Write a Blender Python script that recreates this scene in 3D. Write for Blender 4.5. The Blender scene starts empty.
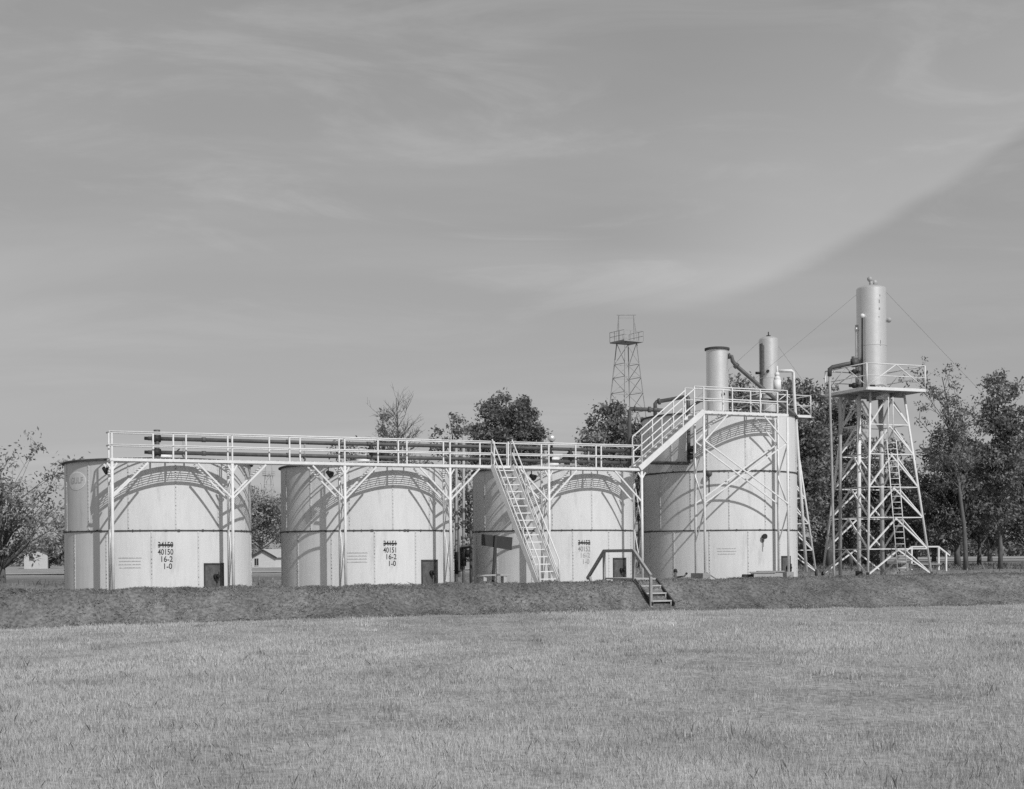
import bpy, math, random
import numpy as np
from mathutils import Vector as V, Matrix
random.seed(7)
rng = np.random.default_rng(11)
sc = bpy.context.scene
COL = sc.collection
R = math.radians

# ------------------------------------------------------------------ camera model
F, EYE, ROLL, HX, HY = 1450.0, 1.12, 0.0088, 512.0, 555.0
CR, SR = math.cos(ROLL), math.sin(ROLL)
def at(px, py, Y):
    """point seen at that pixel, Y metres ahead of the camera"""
    a, b = (px - HX) / F, (HY - py) / F
    return V(((a * CR + b * SR) * Y, Y, EYE + (-a * SR + b * CR) * Y))
def zat(px, py, Y): return at(px, py, Y).z
def xat(px, Y): return (px - HX) / F * Y

# ------------------------------------------------------------------ materials (black-and-white photograph: neutral greys)
def new_mat(name):
    m = bpy.data.materials.new(name); m.use_nodes = True
    nt = m.node_tree
    return m, nt, nt.nodes['Principled BSDF']
def grey(name, g, rough=0.6, spec=0.3, var=0.1, scale=3.0, stretch=(1, 1, 1), tone=True, metal=0.0, bump=0.0, trans=False, spots=0.0):
    m, nt, p = new_mat(name)
    N, L = nt.nodes, nt.links
    tc = N.new('ShaderNodeTexCoord'); mp = N.new('ShaderNodeMapping'); mp.inputs['Scale'].default_value = stretch
    L.new(tc.outputs['Object'], mp.inputs['Vector'])
    no = N.new('ShaderNodeTexNoise'); no.inputs['Scale'].default_value = scale; no.inputs['Detail'].default_value = 5
    no.inputs['Roughness'].default_value = 0.65
    L.new(mp.outputs['Vector'], no.inputs['Vector'])
    mr = N.new('ShaderNodeMapRange'); mr.inputs['From Min'].default_value = 0.25; mr.inputs['From Max'].default_value = 0.75
    mr.inputs['To Min'].default_value = g * (1 - var); mr.inputs['To Max'].default_value = g * (1 + var)
    L.new(no.outputs['Fac'], mr.inputs['Value'])
    out = mr.outputs['Result']
    if spots:
        n2 = N.new('ShaderNodeTexNoise'); n2.inputs['Scale'].default_value = 1.1; n2.inputs['Detail'].default_value = 8
        n2.inputs['Roughness'].default_value = 0.75
        mp2 = N.new('ShaderNodeMapping'); mp2.inputs['Scale'].default_value = (1.6, 1.6, 0.35)
        L.new(tc.outputs['Object'], mp2.inputs['Vector']); L.new(mp2.outputs['Vector'], n2.inputs['Vector'])
        r2 = N.new('ShaderNodeMapRange'); r2.inputs['From Min'].default_value = 0.56; r2.inputs['From Max'].default_value = 0.74
        r2.inputs['To Min'].default_value = 1.0; r2.inputs['To Max'].default_value = 1 - spots
        L.new(n2.outputs['Fac'], r2.inputs['Value'])
        mu2 = N.new('ShaderNodeMath'); mu2.operation = 'MULTIPLY'
        L.new(out, mu2.inputs[0]); L.new(r2.outputs['Result'], mu2.inputs[1]); out = mu2.outputs[0]
    if tone:
        at_ = N.new('ShaderNodeAttribute'); at_.attribute_name = 'tone'
        mu = N.new('ShaderNodeMath'); mu.operation = 'MULTIPLY'
        L.new(out, mu.inputs[0]); L.new(at_.outputs['Fac'], mu.inputs[1]); out = mu.outputs[0]
    co = N.new('ShaderNodeCombineColor')
    for k in ('Red', 'Green', 'Blue'): L.new(out, co.inputs[k])
    L.new(co.outputs['Color'], p.inputs['Base Color'])
    p.inputs['Roughness'].default_value = rough
    p.inputs['Specular IOR Level'].default_value = spec
    p.inputs['Metallic'].default_value = metal
    if bump:
        b = N.new('ShaderNodeBump'); b.inputs['Strength'].default_value = bump; b.inputs['Distance'].default_value = 0.02
        L.new(no.outputs['Fac'], b.inputs['Height']); L.new(b.outputs['Normal'], p.inputs['Normal'])
    if trans:
        t = N.new('ShaderNodeBsdfTranslucent'); L.new(co.outputs['Color'], t.inputs['Color'])
        mx = N.new('ShaderNodeMixShader'); mx.inputs['Fac'].default_value = 0.35
        L.new(p.outputs['BSDF'], mx.inputs[1]); L.new(t.outputs['BSDF'], mx.inputs[2])
        L.new(mx.outputs['Shader'], N['Material Output'].inputs['Surface'])
    return m
M = dict(
    white=grey('white_paint', 0.70, 0.5, 0.3, 0.12, 5),
    tank=grey('tank_paint', 0.63, 0.5, 0.35, 0.06, 2.5, (3, 3, 0.35), spots=0.27),
    alum=grey('aluminium_paint', 0.70, 0.34, 0.5, 0.03, 3, (3, 3, 0.5), metal=0.55, spots=0.06),
    flange=grey('grimy_flange', 0.07, 0.7, 0.2, 0.5, 4),
    pipe=grey('dark_pipe', 0.085, 0.55, 0.4, 0.3, 5),
    greypaint=grey('grey_paint', 0.45, 0.45, 0.4, 0.15, 5),
    galv=grey('galvanised_pipe', 0.36, 0.5, 0.4, 0.2, 5),
    black=grey('black_iron', 0.025, 0.6, 0.3, 0.3, 6),
    plate=grey('rusty_plate', 0.11, 0.7, 0.2, 0.45, 6),
    wood=grey('bare_wood', 0.42, 0.8, 0.1, 0.2, 8, (1, 1, 6)),
    darkwood=grey('dark_wood', 0.055, 0.8, 0.15, 0.3, 8, (1, 1, 6)),
    weathered=grey('weathered_wood', 0.3, 0.8, 0.1, 0.3, 8, (1, 1, 6)),
    concrete=grey('concrete', 0.35, 0.9, 0.1, 0.2, 6),
    ink=grey('stencil_ink', 0.045, 0.8, 0.1, 0.35, 9),
    fadedink=grey('faded_ink', 0.36, 0.8, 0.1, 0.25, 9),
    emblem=grey('faded_emblem', 0.78, 0.6, 0.2, 0.12, 7),
    emblemink=grey('faded_emblem_ink', 0.46, 0.6, 0.2, 0.2, 7),
    stain=grey('oil_stain', 0.25, 0.7, 0.2, 0.4, 9),
    bark=grey('bark', 0.13, 0.9, 0.1, 0.4, 6, (1, 1, 0.3), bump=0.4),
    leaf=grey('leaf', 0.215, 0.6, 0.2, 0.35, 0.7, trans=True),
    grass=grey('dry_grass', 0.57, 0.8, 0.1, 0.22, 0.25, (1, 0.5, 1), trans=True),
    turf=grey('bank_grass', 0.28, 0.8, 0.1, 0.4, 1.2, trans=True),
    dirt=grey('road_dirt', 0.42, 0.95, 0.05, 0.15, 0.4),
    house=grey('house_boards', 0.5, 0.7, 0.1, 0.1, 2),
    roofing=grey('roof_sheet', 0.4, 0.6, 0.2, 0.1, 2),
    glass=grey('dark_glass', 0.03, 0.15, 0.5, 0.2, 2),
    derrick=grey('weathered_steel', 0.33, 0.6, 0.3, 0.2, 3),
)
def ground_material():
    m, nt, p = new_mat('ground')
    N, L = nt.nodes, nt.links
    a = N.new('ShaderNodeAttribute'); a.attribute_name = 'tone'
    tc = N.new('ShaderNodeTexCoord')
    fs = []
    for s, d, lo, hi in ((9.0, 6, 0.6, 1.4), (0.8, 5, 0.75, 1.25), (0.12, 3, 0.88, 1.12)):
        n = N.new('ShaderNodeTexNoise'); n.inputs['Scale'].default_value = s; n.inputs['Detail'].default_value = d
        L.new(tc.outputs['Object'], n.inputs['Vector'])
        r = N.new('ShaderNodeMapRange'); r.inputs['From Min'].default_value = 0.3; r.inputs['From Max'].default_value = 0.7
        r.inputs['To Min'].default_value = lo; r.inputs['To Max'].default_value = hi
        L.new(n.outputs['Fac'], r.inputs['Value']); fs.append(r.outputs['Result'])
    o = a.outputs['Fac']
    for f in fs:
        mu = N.new('ShaderNodeMath'); mu.operation = 'MULTIPLY'; L.new(o, mu.inputs[0]); L.new(f, mu.inputs[1]); o = mu.outputs[0]
    co = N.new('ShaderNodeCombineColor')
    for k in ('Red', 'Green', 'Blue'): L.new(o, co.inputs[k])
    L.new(co.outputs['Color'], p.inputs['Base Color'])
    p.inputs['Roughness'].default_value = 0.95; p.inputs['Specular IOR Level'].default_value = 0.05
    return m
M['ground'] = ground_material()
def ripple(m, scale, strength):
    nt = m.node_tree; N, L = nt.nodes, nt.links; tc = N.new('ShaderNodeTexCoord'); n = N.new('ShaderNodeTexNoise')
    n.inputs['Scale'].default_value = scale; n.inputs['Detail'].default_value = 2; L.new(tc.outputs['Object'], n.inputs['Vector'])
    b = N.new('ShaderNodeBump'); b.inputs['Strength'].default_value = strength; b.inputs['Distance'].default_value = .05
    L.new(n.outputs['Fac'], b.inputs['Height']); L.new(b.outputs['Normal'], N['Principled BSDF'].inputs['Normal'])
ripple(M['tank'], .9, .35); ripple(M['alum'], 1.6, .25)

# ------------------------------------------------------------------ object helpers
def tag(o, label=None, cat=None, group=None, kind=None):
    if label: o['label'] = label
    if cat: o['category'] = cat
    if group: o['group'] = group
    if kind: o['kind'] = kind
    return o
ORIGIN = {}
def empty(name, loc, label, cat, group=None):
    o = bpy.data.objects.new(name, None); COL.objects.link(o); o.location = loc; o.empty_display_size = 0.3
    ORIGIN[o.name] = V(loc)
    return tag(o, label, cat, group)
def origin_of(o):
    while o is not None:
        if o.name in ORIGIN: return ORIGIN[o.name]
        o = o.parent
    return V((0, 0, 0))
def link_mesh(name, me, parent):
    o = bpy.data.objects.new(name, me); COL.objects.link(o)
    if parent is not None: o.parent = parent
    return o
class MB:
    def __init__(s): s.v, s.f, s.t, s.sm, s.mi, s.tn, s.cm = [], [], [], [], [], 1.0, 0
    def face(s, idx, smooth=False): s.f.append(tuple(idx)); s.t.append(s.tn); s.sm.append(smooth); s.mi.append(s.cm)
    def add(s, pts): i = len(s.v); s.v.extend([tuple(p) for p in pts]); return i
    def hexa(s, p):   # 8 points: bottom loop, top loop
        i = s.add(p)
        for q in ((3, 2, 1, 0), (4, 5, 6, 7), (0, 1, 5, 4), (1, 2, 6, 5), (2, 3, 7, 6), (3, 0, 4, 7)): s.face([i + k for k in q])
        return s
    def box(s, c, size, ax=V((1, 0, 0)), up=V((0, 0, 1))):
        c = V(c); ax = V(ax).normalized(); up = V(up); ay = up.cross(ax).normalized(); az = ax.cross(ay)
        a, b, h = ax * size[0] / 2, ay * size[1] / 2, az * size[2] / 2
        return s.hexa([c - a - b - h, c + a - b - h, c + a + b - h, c - a + b - h, c - a - b + h, c + a - b + h, c + a + b + h, c - a + b + h])
    def bar(s, p, q, w, h=None, up=V((0, 0, 1))):
        p, q = V(p), V(q); d = q - p
        if abs(d.normalized().dot(up)) > 0.98: up = V((0.419, -0.908, 0))
        return s.box((p + q) / 2, (d.length, w, h or w), d, up)
    def tube(s, p, q, r, n=8, r2=None, caps=True): return s.path([p, q], [r, r if r2 is None else r2], n, caps)
    def path(s, pts, r, n=8, caps=True):
        pts = [V(p) for p in pts]
        if not isinstance(r, (list, tuple)): r = [r] * len(pts)
        rings = []; prev = None
        for k, p in enumerate(pts):
            d = (pts[min(k + 1, len(pts) - 1)] - pts[max(k - 1, 0)]).normalized()
            a = prev - d * prev.dot(d) if prev is not None else None
            if a is None or a.length < 1e-4: a = d.orthogonal()
            a.normalize(); prev = a; b = d.cross(a)
            rings.append(s.add([p + (a * math.cos(2 * math.pi * j / n) + b * math.sin(2 * math.pi * j / n)) * r[k] for j in range(n)]))
        for i0, i1 in zip(rings, rings[1:]):
            for j in range(n): s.face((i0 + j, i0 + (j + 1) % n, i1 + (j + 1) % n, i1 + j), True)
        if caps:
            s.face([rings[0] + j for j in reversed(range(n))]); s.face([rings[-1] + j for j in range(n)])
        return s
    def lathe(s, c, prof, n=32, smooth=True):   # prof: (radius, z) pairs, about the vertical through c
        c = V(c); rings = []
        for r, z in prof:
            if r < 1e-6: rings.append((s.add([c + V((0, 0, z))]), 1))
            else: rings.append((s.add([c + V((r * math.cos(2 * math.pi * j / n), r * math.sin(2 * math.pi * j / n), z)) for j in range(n)]), n))
        for (a, na), (b, nb) in zip(rings, rings[1:]):
            for j in range(n):
                k = (j + 1) % n
                if na == 1 and nb == 1: continue
                if na == 1: s.face((a, b + k, b + j), smooth)
                elif nb == 1: s.face((a + j, a + k, b), smooth)
                else: s.face((a + j, a + k, b + k, b + j), smooth)
        return s
    def ball(s, c, r, n=12):
        return s.lathe(c, [(r * math.sin(math.pi * k / 8), -r * math.cos(math.pi * k / 8)) for k in range(9)], n)
    def build(s, name, mat, parent=None):
        o0 = origin_of(parent)
        me = bpy.data.meshes.new(name)
        me.from_pydata([(x - o0.x, y - o0.y, z - o0.z) for x, y, z in s.v], [], s.f)
        for mm in (mat if isinstance(mat, (list, tuple)) else [mat]): me.materials.append(mm)
        me.polygons.foreach_set('use_smooth', s.sm)
        me.polygons.foreach_set('material_index', s.mi)
        at_ = me.attributes.new('tone', 'FLOAT', 'FACE'); at_.data.foreach_set('value', s.t)
        me.update()
        return link_mesh(name, me, parent)
def copy_tree(o, parent=None):
    c = o.copy(); COL.objects.link(c)
    if parent is not None: c.parent = parent
    for ch in list(o.children): copy_tree(ch, c)
    return c
def raw_mesh(name, verts, faces_per, mat, tone, parent=None):
    """verts (n*k,3) numpy, k verts per face; tone per face"""
    o0 = origin_of(parent); n = len(verts) // faces_per
    me = bpy.data.meshes.new(name)
    me.vertices.add(len(verts)); me.vertices.foreach_set('co', (verts - np.array(o0)).astype(np.float32).ravel())
    me.loops.add(len(verts)); me.loops.foreach_set('vertex_index', np.arange(len(verts), dtype=np.int32))
    me.polygons.add(n); me.polygons.foreach_set('loop_start', np.arange(0, len(verts), faces_per, dtype=np.int32))
    me.materials.append(mat)
    a = me.attributes.new('tone', 'FLOAT', 'FACE'); a.data.foreach_set('value', np.asarray(tone, dtype=np.float32))
    me.update(calc_edges=True); me.validate()
    return link_mesh(name, me, parent)

# ------------------------------------------------------------------ layout of the row of tanks
U = V((0.908, 0.419, 0)).normalized()           # along the row, away to the right
NN = V((U.y, -U.x, 0))                          # across the row, towards the camera
PAD = -0.38
C1 = V((-12.70, 52.0, 0)); STEP = 7.93; RT = 3.25
C1 = V((-12.64, 52.0, 0)); RT = 3.245
CT = [C1 + U * STEP * k - V((.07 if k else 0, 0, 0)) for k in range(4)]
def row(off, t, z=0.0):
    p = C1 + NN * off + U * t; p.z = z; return p
def row_t(px, off):
    """distance along the row line (offset off) seen at column px near the horizon"""
    a = (px - HX) / F; p = C1 + NN * off
    return (a * p.y - p.x) / (U.x - a * U.y)

# ------------------------------------------------------------------ ground
CREST = np.array([(-60, 26), (-25, 41.0), (-12.5, 45.2), (-5.4, 46.9), (4.6, 52.0), (15.7, 58.6), (26, 64.5), (70, 90)], float)
TOE = np.array([(-60, 24, -1.0), (-25, 39.4, -1.0), (-14, 43.0, -0.93), (-5, 44.9, -0.78), (3, 49.4, -0.84), (19, 57.0, -1.03), (26, 60.8, -1.05), (70, 85, -1.0)], float)
def patchy(X, Y, s, seed):
    r = np.random.default_rng(seed); o = np.zeros_like(X)
    for k in range(7):
        f = s * (1.7 ** (k * 0.6)); th = r.uniform(0, 6.28); ph = r.uniform(0, 6.28)
        o += np.sin((X * math.cos(th) + Y * math.sin(th) * 0.6) * f + ph) / (1 + 0.35 * k)
    return o / 2.6
def sstep(a, b, x):
    t = np.clip((x - a) / (b - a), 0, 1); return t * t * (3 - 2 * t)
def terrain(X, Y, lumps=True):
    X = np.asarray(X, float); Y = np.asarray(Y, float)
    yc = np.interp(X, CREST[:, 0], CREST[:, 1]); yt = np.interp(X, TOE[:, 0], TOE[:, 1]); zt = np.interp(X, TOE[:, 0], TOE[:, 2])
    field = zt * 1.0 + (-0.95 - zt) * sstep(0, 18, yt - Y)
    crest = 0.15
    zz = field + (crest - field) * sstep(0, 1, (Y - yt) / (yc - yt))
    inner = crest + (PAD - crest) * sstep(0.5, 2.0, Y - yc)
    zz = np.where(Y > yc, inner, zz)
    # the dike on the far side of the pad, then the open land behind
    back = yc + 24.0 + np.clip(X - 10, 0, 30) * -0.25
    zz = np.where(Y > yc + 6, zz + 0.42 * np.exp(-((Y - back) / 1.3) ** 2), zz)
    far = -1.0 + 1.0 * sstep(-4, 6, X / np.maximum(Y, 1) * 60)
    zz = np.where(Y > back, zz + (far - PAD) * sstep(1, 30, Y - back), zz)
    if lumps:
        zz = zz + 0.02 * np.sin(X * 1.7 + Y * 0.6) * np.sin(Y * 1.3 - X * 0.4) + 0.012 * np.sin(X * 4.1 - Y * 2.2)
        onb = sstep(0.1, 0.5, Y - yt) * sstep(2.5, 1.2, Y - yc)
        zz = zz + onb * (0.035 * np.sin(X * 2.9 + 1.3 * np.sin(Y * 2.1)) * np.sin(Y * 3.7 + X * 1.1) + 0.025 * np.sin(X * 5.3 - Y * 4.1 + 2 * np.sin(X * .7)))
    return zz
def tz(x, y): return float(terrain(x, y))
def axis(lo, hi, step, far_lo, far_hi, n):
    a = np.arange(lo, hi + 1e-6, step)
    l = lo - (np.geomspace(1, far_lo + 1, n) - 1)[1:][::-1]; h = hi + (np.geomspace(1, far_hi + 1, n) - 1)[1:]
    return np.concatenate([l, a, h])
gx = axis(-34, 36, 0.4, 3000, 3000, 26); gy = axis(-6, 92, 0.35, 400, 5000, 34)
GX, GY = np.meshgrid(gx, gy); GZ = terrain(GX, GY)
nx, ny = len(gx), len(gy)
me = bpy.data.meshes.new('ground')
idx = np.arange(nx * ny).reshape(ny, nx)
quads = np.stack([idx[:-1, :-1], idx[:-1, 1:], idx[1:, 1:], idx[1:, :-1]], -1).reshape(-1, 4)
me.vertices.add(nx * ny); me.vertices.foreach_set('co', np.stack([GX, GY, GZ], -1).astype(np.float32).ravel())
me.loops.add(quads.size); me.loops.foreach_set('vertex_index', quads.ravel().astype(np.int32))
me.polygons.add(len(quads)); me.polygons.foreach_set('loop_start', np.arange(0, quads.size, 4, dtype=np.int32))
me.polygons.foreach_set('use_smooth', np.ones(len(quads), dtype=bool))
yc = np.interp(GX, CREST[:, 0], CREST[:, 1]); yt = np.interp(GX, TOE[:, 0], TOE[:, 1])
alb = np.full(GX.shape, 0.30)
bank = sstep(-0.3, 0.1, GY - yt); alb = alb * (1 - bank) + (0.16 * (1 + .16 * np.clip(patchy(GX * .5, GY, 4.5, 9), -1, 1))) * bank
pad = sstep(1.0, 2.2, GY - yc); alb = alb * (1 - pad) + 0.20 * pad
bk = sstep(16, 22, GY - yc); alb = alb * (1 - bk) + 0.17 * bk
fr = sstep(150, 190, GY); alb = alb * (1 - fr) + 0.30 * fr
a = me.attributes.new('tone', 'FLOAT', 'POINT'); a.data.foreach_set('value', alb.astype(np.float32).ravel())
me.materials.append(M['ground']); me.update(calc_edges=True)
g = link_mesh('ground', me, None); tag(g, kind='structure')
# dirt road crossing the open land behind
mb = MB(); xs = np.linspace(-260, 260, 105); p0 = None
for k, x in enumerate(xs):
    y0, y1 = 196 + 0.02 * x, 207 + 0.02 * x
    i = mb.add([(x, y0, tz(x, y0) + 0.10), (x, y1, tz(x, y1) + 0.10)])
    if k: mb.face((p0, i, i + 1, p0 + 1), True)
    p0 = i
tag(mb.build('road', M['dirt']), kind='structure')

# ------------------------------------------------------------------ grass
def blades(name, X, Y, h, w, mat, tone, lean=0.35):
    n = len(X); Z = terrain(X, Y) - 0.01
    az = rng.uniform(0, 2 * np.pi, n); lz = rng.uniform(0, 2 * np.pi, n); ln = np.abs(rng.normal(0, lean, n)) * h
    b = np.stack([X, Y, Z], -1); s = np.stack([np.cos(az), np.sin(az), 0 * az], -1) * (w / 2)[:, None]
    tip = b + np.stack([np.cos(lz) * ln, np.sin(lz) * ln, h], -1)
    mid = b + np.stack([np.cos(lz) * ln * 0.35, np.sin(lz) * ln * 0.35, h * 0.55], -1)
    v = np.stack([b - s, b + s, mid + s * 0.75, tip, mid - s * 0.75], 1).reshape(-1, 3)
    return raw_mesh(name, v, 5, mat, tone)
def field_grass(n):
    u = rng.uniform(0, 1, n)
    d0, d1 = 10.2, 62.0
    d = d0 * (d1 / d0) ** (u ** 0.92)
    X = rng.uniform(-1, 1, n) * (d * 0.40 + 3.0)
    yt = np.interp(X, TOE[:, 0], TOE[:, 1])
    ok = d < yt + 0.1 + np.abs(rng.normal(0, .3, len(X))); X, d = X[ok], d[ok]
    p = patchy(X, d, 0.35, 3); q = patchy(X, d, 1.6, 4)
    keep = rng.uniform(0, 1, len(X)) < np.clip(0.75 + 0.35 * p + 0.2 * q, 0.15, 1); X, d, p, q = X[keep], d[keep], p[keep], q[keep]
    h = (0.03 + 0.065 * rng.random(len(X)) ** 1.5) * (1 + 0.3 * np.clip(p, -1, 1)) + (rng.random(len(X)) < 0.03) * 0.06
    w = 0.0040 * np.maximum(d / 12, 1) ** 0.9 * rng.uniform(0.7, 1.3, len(X))
    w0 = patchy(X, d, 0.13, 12); t = np.clip(1.0 + 0.09 * w0 + 0.10 * p + 0.06 * q - 0.30 * sstep(0.75, 1.25, patchy(X * .6, d, 0.9, 14)) + rng.normal(0, 0.13, len(X)), 0.3, 1.7)
    t = np.where(rng.random(len(X)) < 0.03, t * 0.6, t)
    # taller weed tufts here and there
    nw = 170; cx = rng.uniform(-1, 1, nw); cd = 11.5 * (44 / 11.5) ** rng.random(nw); cx = cx * cd * .40
    wx = (cx[:, None] + rng.normal(0, .10, (nw, 45))).ravel(); wd = (cd[:, None] + rng.normal(0, .10, (nw, 45))).ravel()
    X = np.concatenate([X, wx]); d = np.concatenate([d, wd]); h = np.concatenate([h, rng.uniform(.06, .2, len(wx)) * np.repeat(rng.uniform(.5, 1.1, nw), 45)])
    w = np.concatenate([w, .005 * np.maximum(wd / 12, 1) ** .9 * rng.uniform(.7, 1.5, len(wx))]); t = np.concatenate([t, np.repeat(rng.choice([.6, .7, .85, 1.2], nw), 45) * rng.uniform(.7, 1.3, len(wx))])
    return tag(blades('field_grass', X, d, h, w, M['grass'], t), 'pale dry meadow grass filling the field in front of the bank', 'grass', kind='stuff')
field_grass(900000)
def bank_grass(n):
    X = rng.uniform(-24, 30, n); yc = np.interp(X, CREST[:, 0], CREST[:, 1]); yt = np.interp(X, TOE[:, 0], TOE[:, 1])
    Y = yt - 0.1 + (yc - yt + 1.6) * rng.random(n)
    p = patchy(X * .5, Y, 1.3, 8); q = patchy(X * .55, Y, 4.5, 9)
    keep = rng.random(n) < np.clip(0.68 + 0.25 * p + 0.3 * q, 0.05, 1); X, Y, p, q = X[keep], Y[keep], p[keep], q[keep]
    h = np.maximum((0.02 + 0.055 * rng.random(len(X)) ** 2) * (1 + 0.4 * q), 0.015) + (rng.random(len(X)) < 0.004) * 0.06
    t = np.clip(0.98 + 0.28 * q + 0.15 * p + rng.normal(0, 0.25, len(X)), 0.3, 1.9)
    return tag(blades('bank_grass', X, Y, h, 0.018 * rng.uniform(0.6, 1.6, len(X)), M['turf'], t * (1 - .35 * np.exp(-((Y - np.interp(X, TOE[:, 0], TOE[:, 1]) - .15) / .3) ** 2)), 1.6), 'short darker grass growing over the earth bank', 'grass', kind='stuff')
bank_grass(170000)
def back_grass(n):
    X = rng.uniform(-40, 50, n); Y = rng.uniform(64, 120, n)
    h = 0.08 + 0.22 * rng.random(n) ** 2; t = np.clip(rng.normal(0.9, 0.3, n), 0.3, 1.7)
    return tag(blades('back_grass', X, Y, h, 0.05 * rng.uniform(0.6, 1.4, n), M['turf'], t, 0.6), 'rough grass on the ground behind the tanks', 'grass', kind='stuff')
back_grass(50000)

# ------------------------------------------------------------------ tanks
class Tank:
    def __init__(s, C, r):
        s.C, s.r = C, r; s.to = V((-C.x, -C.y, 0)).normalized(); s.ri = V((-s.to.y, s.to.x, 0))
    def pt(s, th, z, dr=0.0):
        d = s.to * math.cos(th) + s.ri * math.sin(th); p = s.C + d * (s.r + dr); p.z = z; return p
def curved_patch(mb, T, th0, th1, z0, z1, dr, thick=0.02, n=6):
    for k in range(n):
        a, b = th0 + (th1 - th0) * k / n, th0 + (th1 - th0) * (k + 1) / n
        q = [T.pt(a, z0, dr), T.pt(b, z0, dr), T.pt(b, z0, dr + thick), T.pt(a, z0, dr + thick),
             T.pt(a, z1, dr), T.pt(b, z1, dr), T.pt(b, z1, dr + thick), T.pt(a, z1, dr + thick)]
        mb.hexa(q)
    return mb
FONT = None
def text_on(T, s, th, z, size, mat, parent, dr=0.006, name='painted_number', sx=1.0):
    cu = bpy.data.curves.new('lettering', 'FONT'); cu.body = s; cu.size = 1.0; cu.align_x = 'CENTER'; cu.align_y = 'CENTER'
    cu.extrude = 0.0; cu.resolution_u = 4; cu.offset = 0.012
    ob = bpy.data.objects.new('lettering', cu); COL.objects.link(ob)
    bpy.context.view_layer.update()
    me = bpy.data.meshes.new_from_object(ob.evaluated_get(bpy.context.evaluated_depsgraph_get()))
    bpy.data.objects.remove(ob); bpy.data.curves.remove(cu)
    o0 = origin_of(parent)
    for v in me.vertices:
        v.co = T.pt(th + v.co.x * size * sx / T.r, z + v.co.y * size, dr) - o0
    at_ = me.attributes.new('tone', 'FLOAT', 'FACE'); at_.data.foreach_set('value', [1.0] * len(me.polygons))
    me.materials.clear(); me.materials.append(mat); me.name = name
    return link_mesh(name, me, parent)
NP = 13
def build_tank(C, zs, offs, label, seed, name='storage_tank', cat='storage tank', group=None):
    rd = random.Random(seed)
    T = Tank(C, RT)
    root = empty(name, (C.x, C.y, PAD), label, cat, group)
    mb = MB()
    for k, (z0, z1) in enumerate(zip(zs, zs[1:])):
        dr = 0.0 if k % 2 else 0.012
        for p in range(NP):
            mb.tn = 1.0 + rd.uniform(-0.035, 0.03) + (0.02 if k == 0 else 0); mb.cm = 0
            a0 = R(offs[k]) + p * 2 * math.pi / NP; nsub = 8
            i0 = None
            for j in range(nsub + 1):
                th = a0 + 2 * math.pi / NP * j / nsub
                i = mb.add([T.pt(th, z0, dr), T.pt(th, z1, dr)])
                if i0 is not None: mb.face((i0, i, i + 1, i0 + 1), True)
                i0 = i
            # lapped vertical seam with its row of bolts
            mb.tn = 0.9
            w = 0.028 / RT
            curved_patch(mb, T, a0 - w, a0 + w, z0 + 0.03, z1 - 0.03, dr, 0.012, 1)
            nb = int((z1 - z0) / 0.125); mb.cm = 1
            for b in range(nb):
                if rd.random() < 0.12: continue
                zb = z0 + 0.09 + b * 0.125; mb.tn = rd.choice((2.5, 5.5, 6.5, 7.5, 8.0, 9.0)); wb = 0.012 / RT
                curved_patch(mb, T, a0 - wb, a0 + wb, zb - 0.017, zb + 0.017, dr + 0.012, 0.014, 1)
    mb.build('shell', [M['tank'], M['flange']], root)
    for z in zs[1:-1]:
        mb = MB(); mb.lathe((C.x, C.y, z), [(RT - .01, -0.022), (RT + .035, -0.022), (RT + .035, 0.022), (RT - .01, 0.022)], 120, False)
        for j in range(120):
            if rd.random() < .45:
                th = 2 * math.pi * (j + rd.uniform(-.3, .3)) / 120; w_ = rd.uniform(.004, .016); curved_patch(mb, T, th - w_, th + w_, z - rd.uniform(.02, .05), z + rd.uniform(.02, .045), 0.022, 0.012, 1)
        mb.build('seam_flange', M['flange'], root)
    zt = zs[-1]
    mb = MB(); mb.lathe((C.x, C.y, zt), [(RT - .02, -0.05), (RT + .09, -0.05), (RT + .09, 0.0), (RT + .02, 0.03)], 120, False)
    mb.build('rim', M['flange'], root)
    mb = MB(); mb.lathe((C.x, C.y, zt), [(RT + .02, 0.03), (RT * .5, 0.16), (0.3, 0.30), (0, 0.32)], 52)
    mb.build('roof', M['tank'], root)
    mb = MB(); mb.lathe((C.x, C.y, PAD), [(RT + .10, 0.0), (RT + .10, 0.05), (RT, 0.06)], 80, False)
    mb.build('base_ring', M['flange'], root)
    return root, T
def cleanout(T, root, th0, th1, z1, label=None):
    mb = MB(); curved_patch(mb, T, th0, th1, PAD + 0.02, z1, 0.012, 0.035)
    d = mb.build('cleanout_door', M['plate'], root)
    mb = MB(); w = 0.035 / RT
    curved_patch(mb, T, th0 - w, th1 + w, z1, z1 + 0.05, 0.012, 0.06)
    curved_patch(mb, T, th0 - w, th0, PAD + 0.02, z1 - .002, 0.012, 0.055, 1); curved_patch(mb, T, th1, th1 + w, PAD + 0.02, z1 - .002, 0.012, 0.055, 1)
    mb.build('door_frame', M['flange'], d)
    mb = MB(); c = T.pt((th0 + th1) / 2 + .01, (PAD + z1) / 2 + 0.22, 0.05); n = (c - V((T.C.x, T.C.y, c.z))).normalized()
    mb.tube(c, c + n * 0.10, 0.09, 12); mb.tube(c + n * .10, c + n * 0.22, 0.05, 8); mb.bar(c + n * .2 + V((0, 0, -.16)), c + n * .2 + V((0, 0, .16)), .03)
    mb.build('bleeder_valve', M['black'], d)
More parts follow.
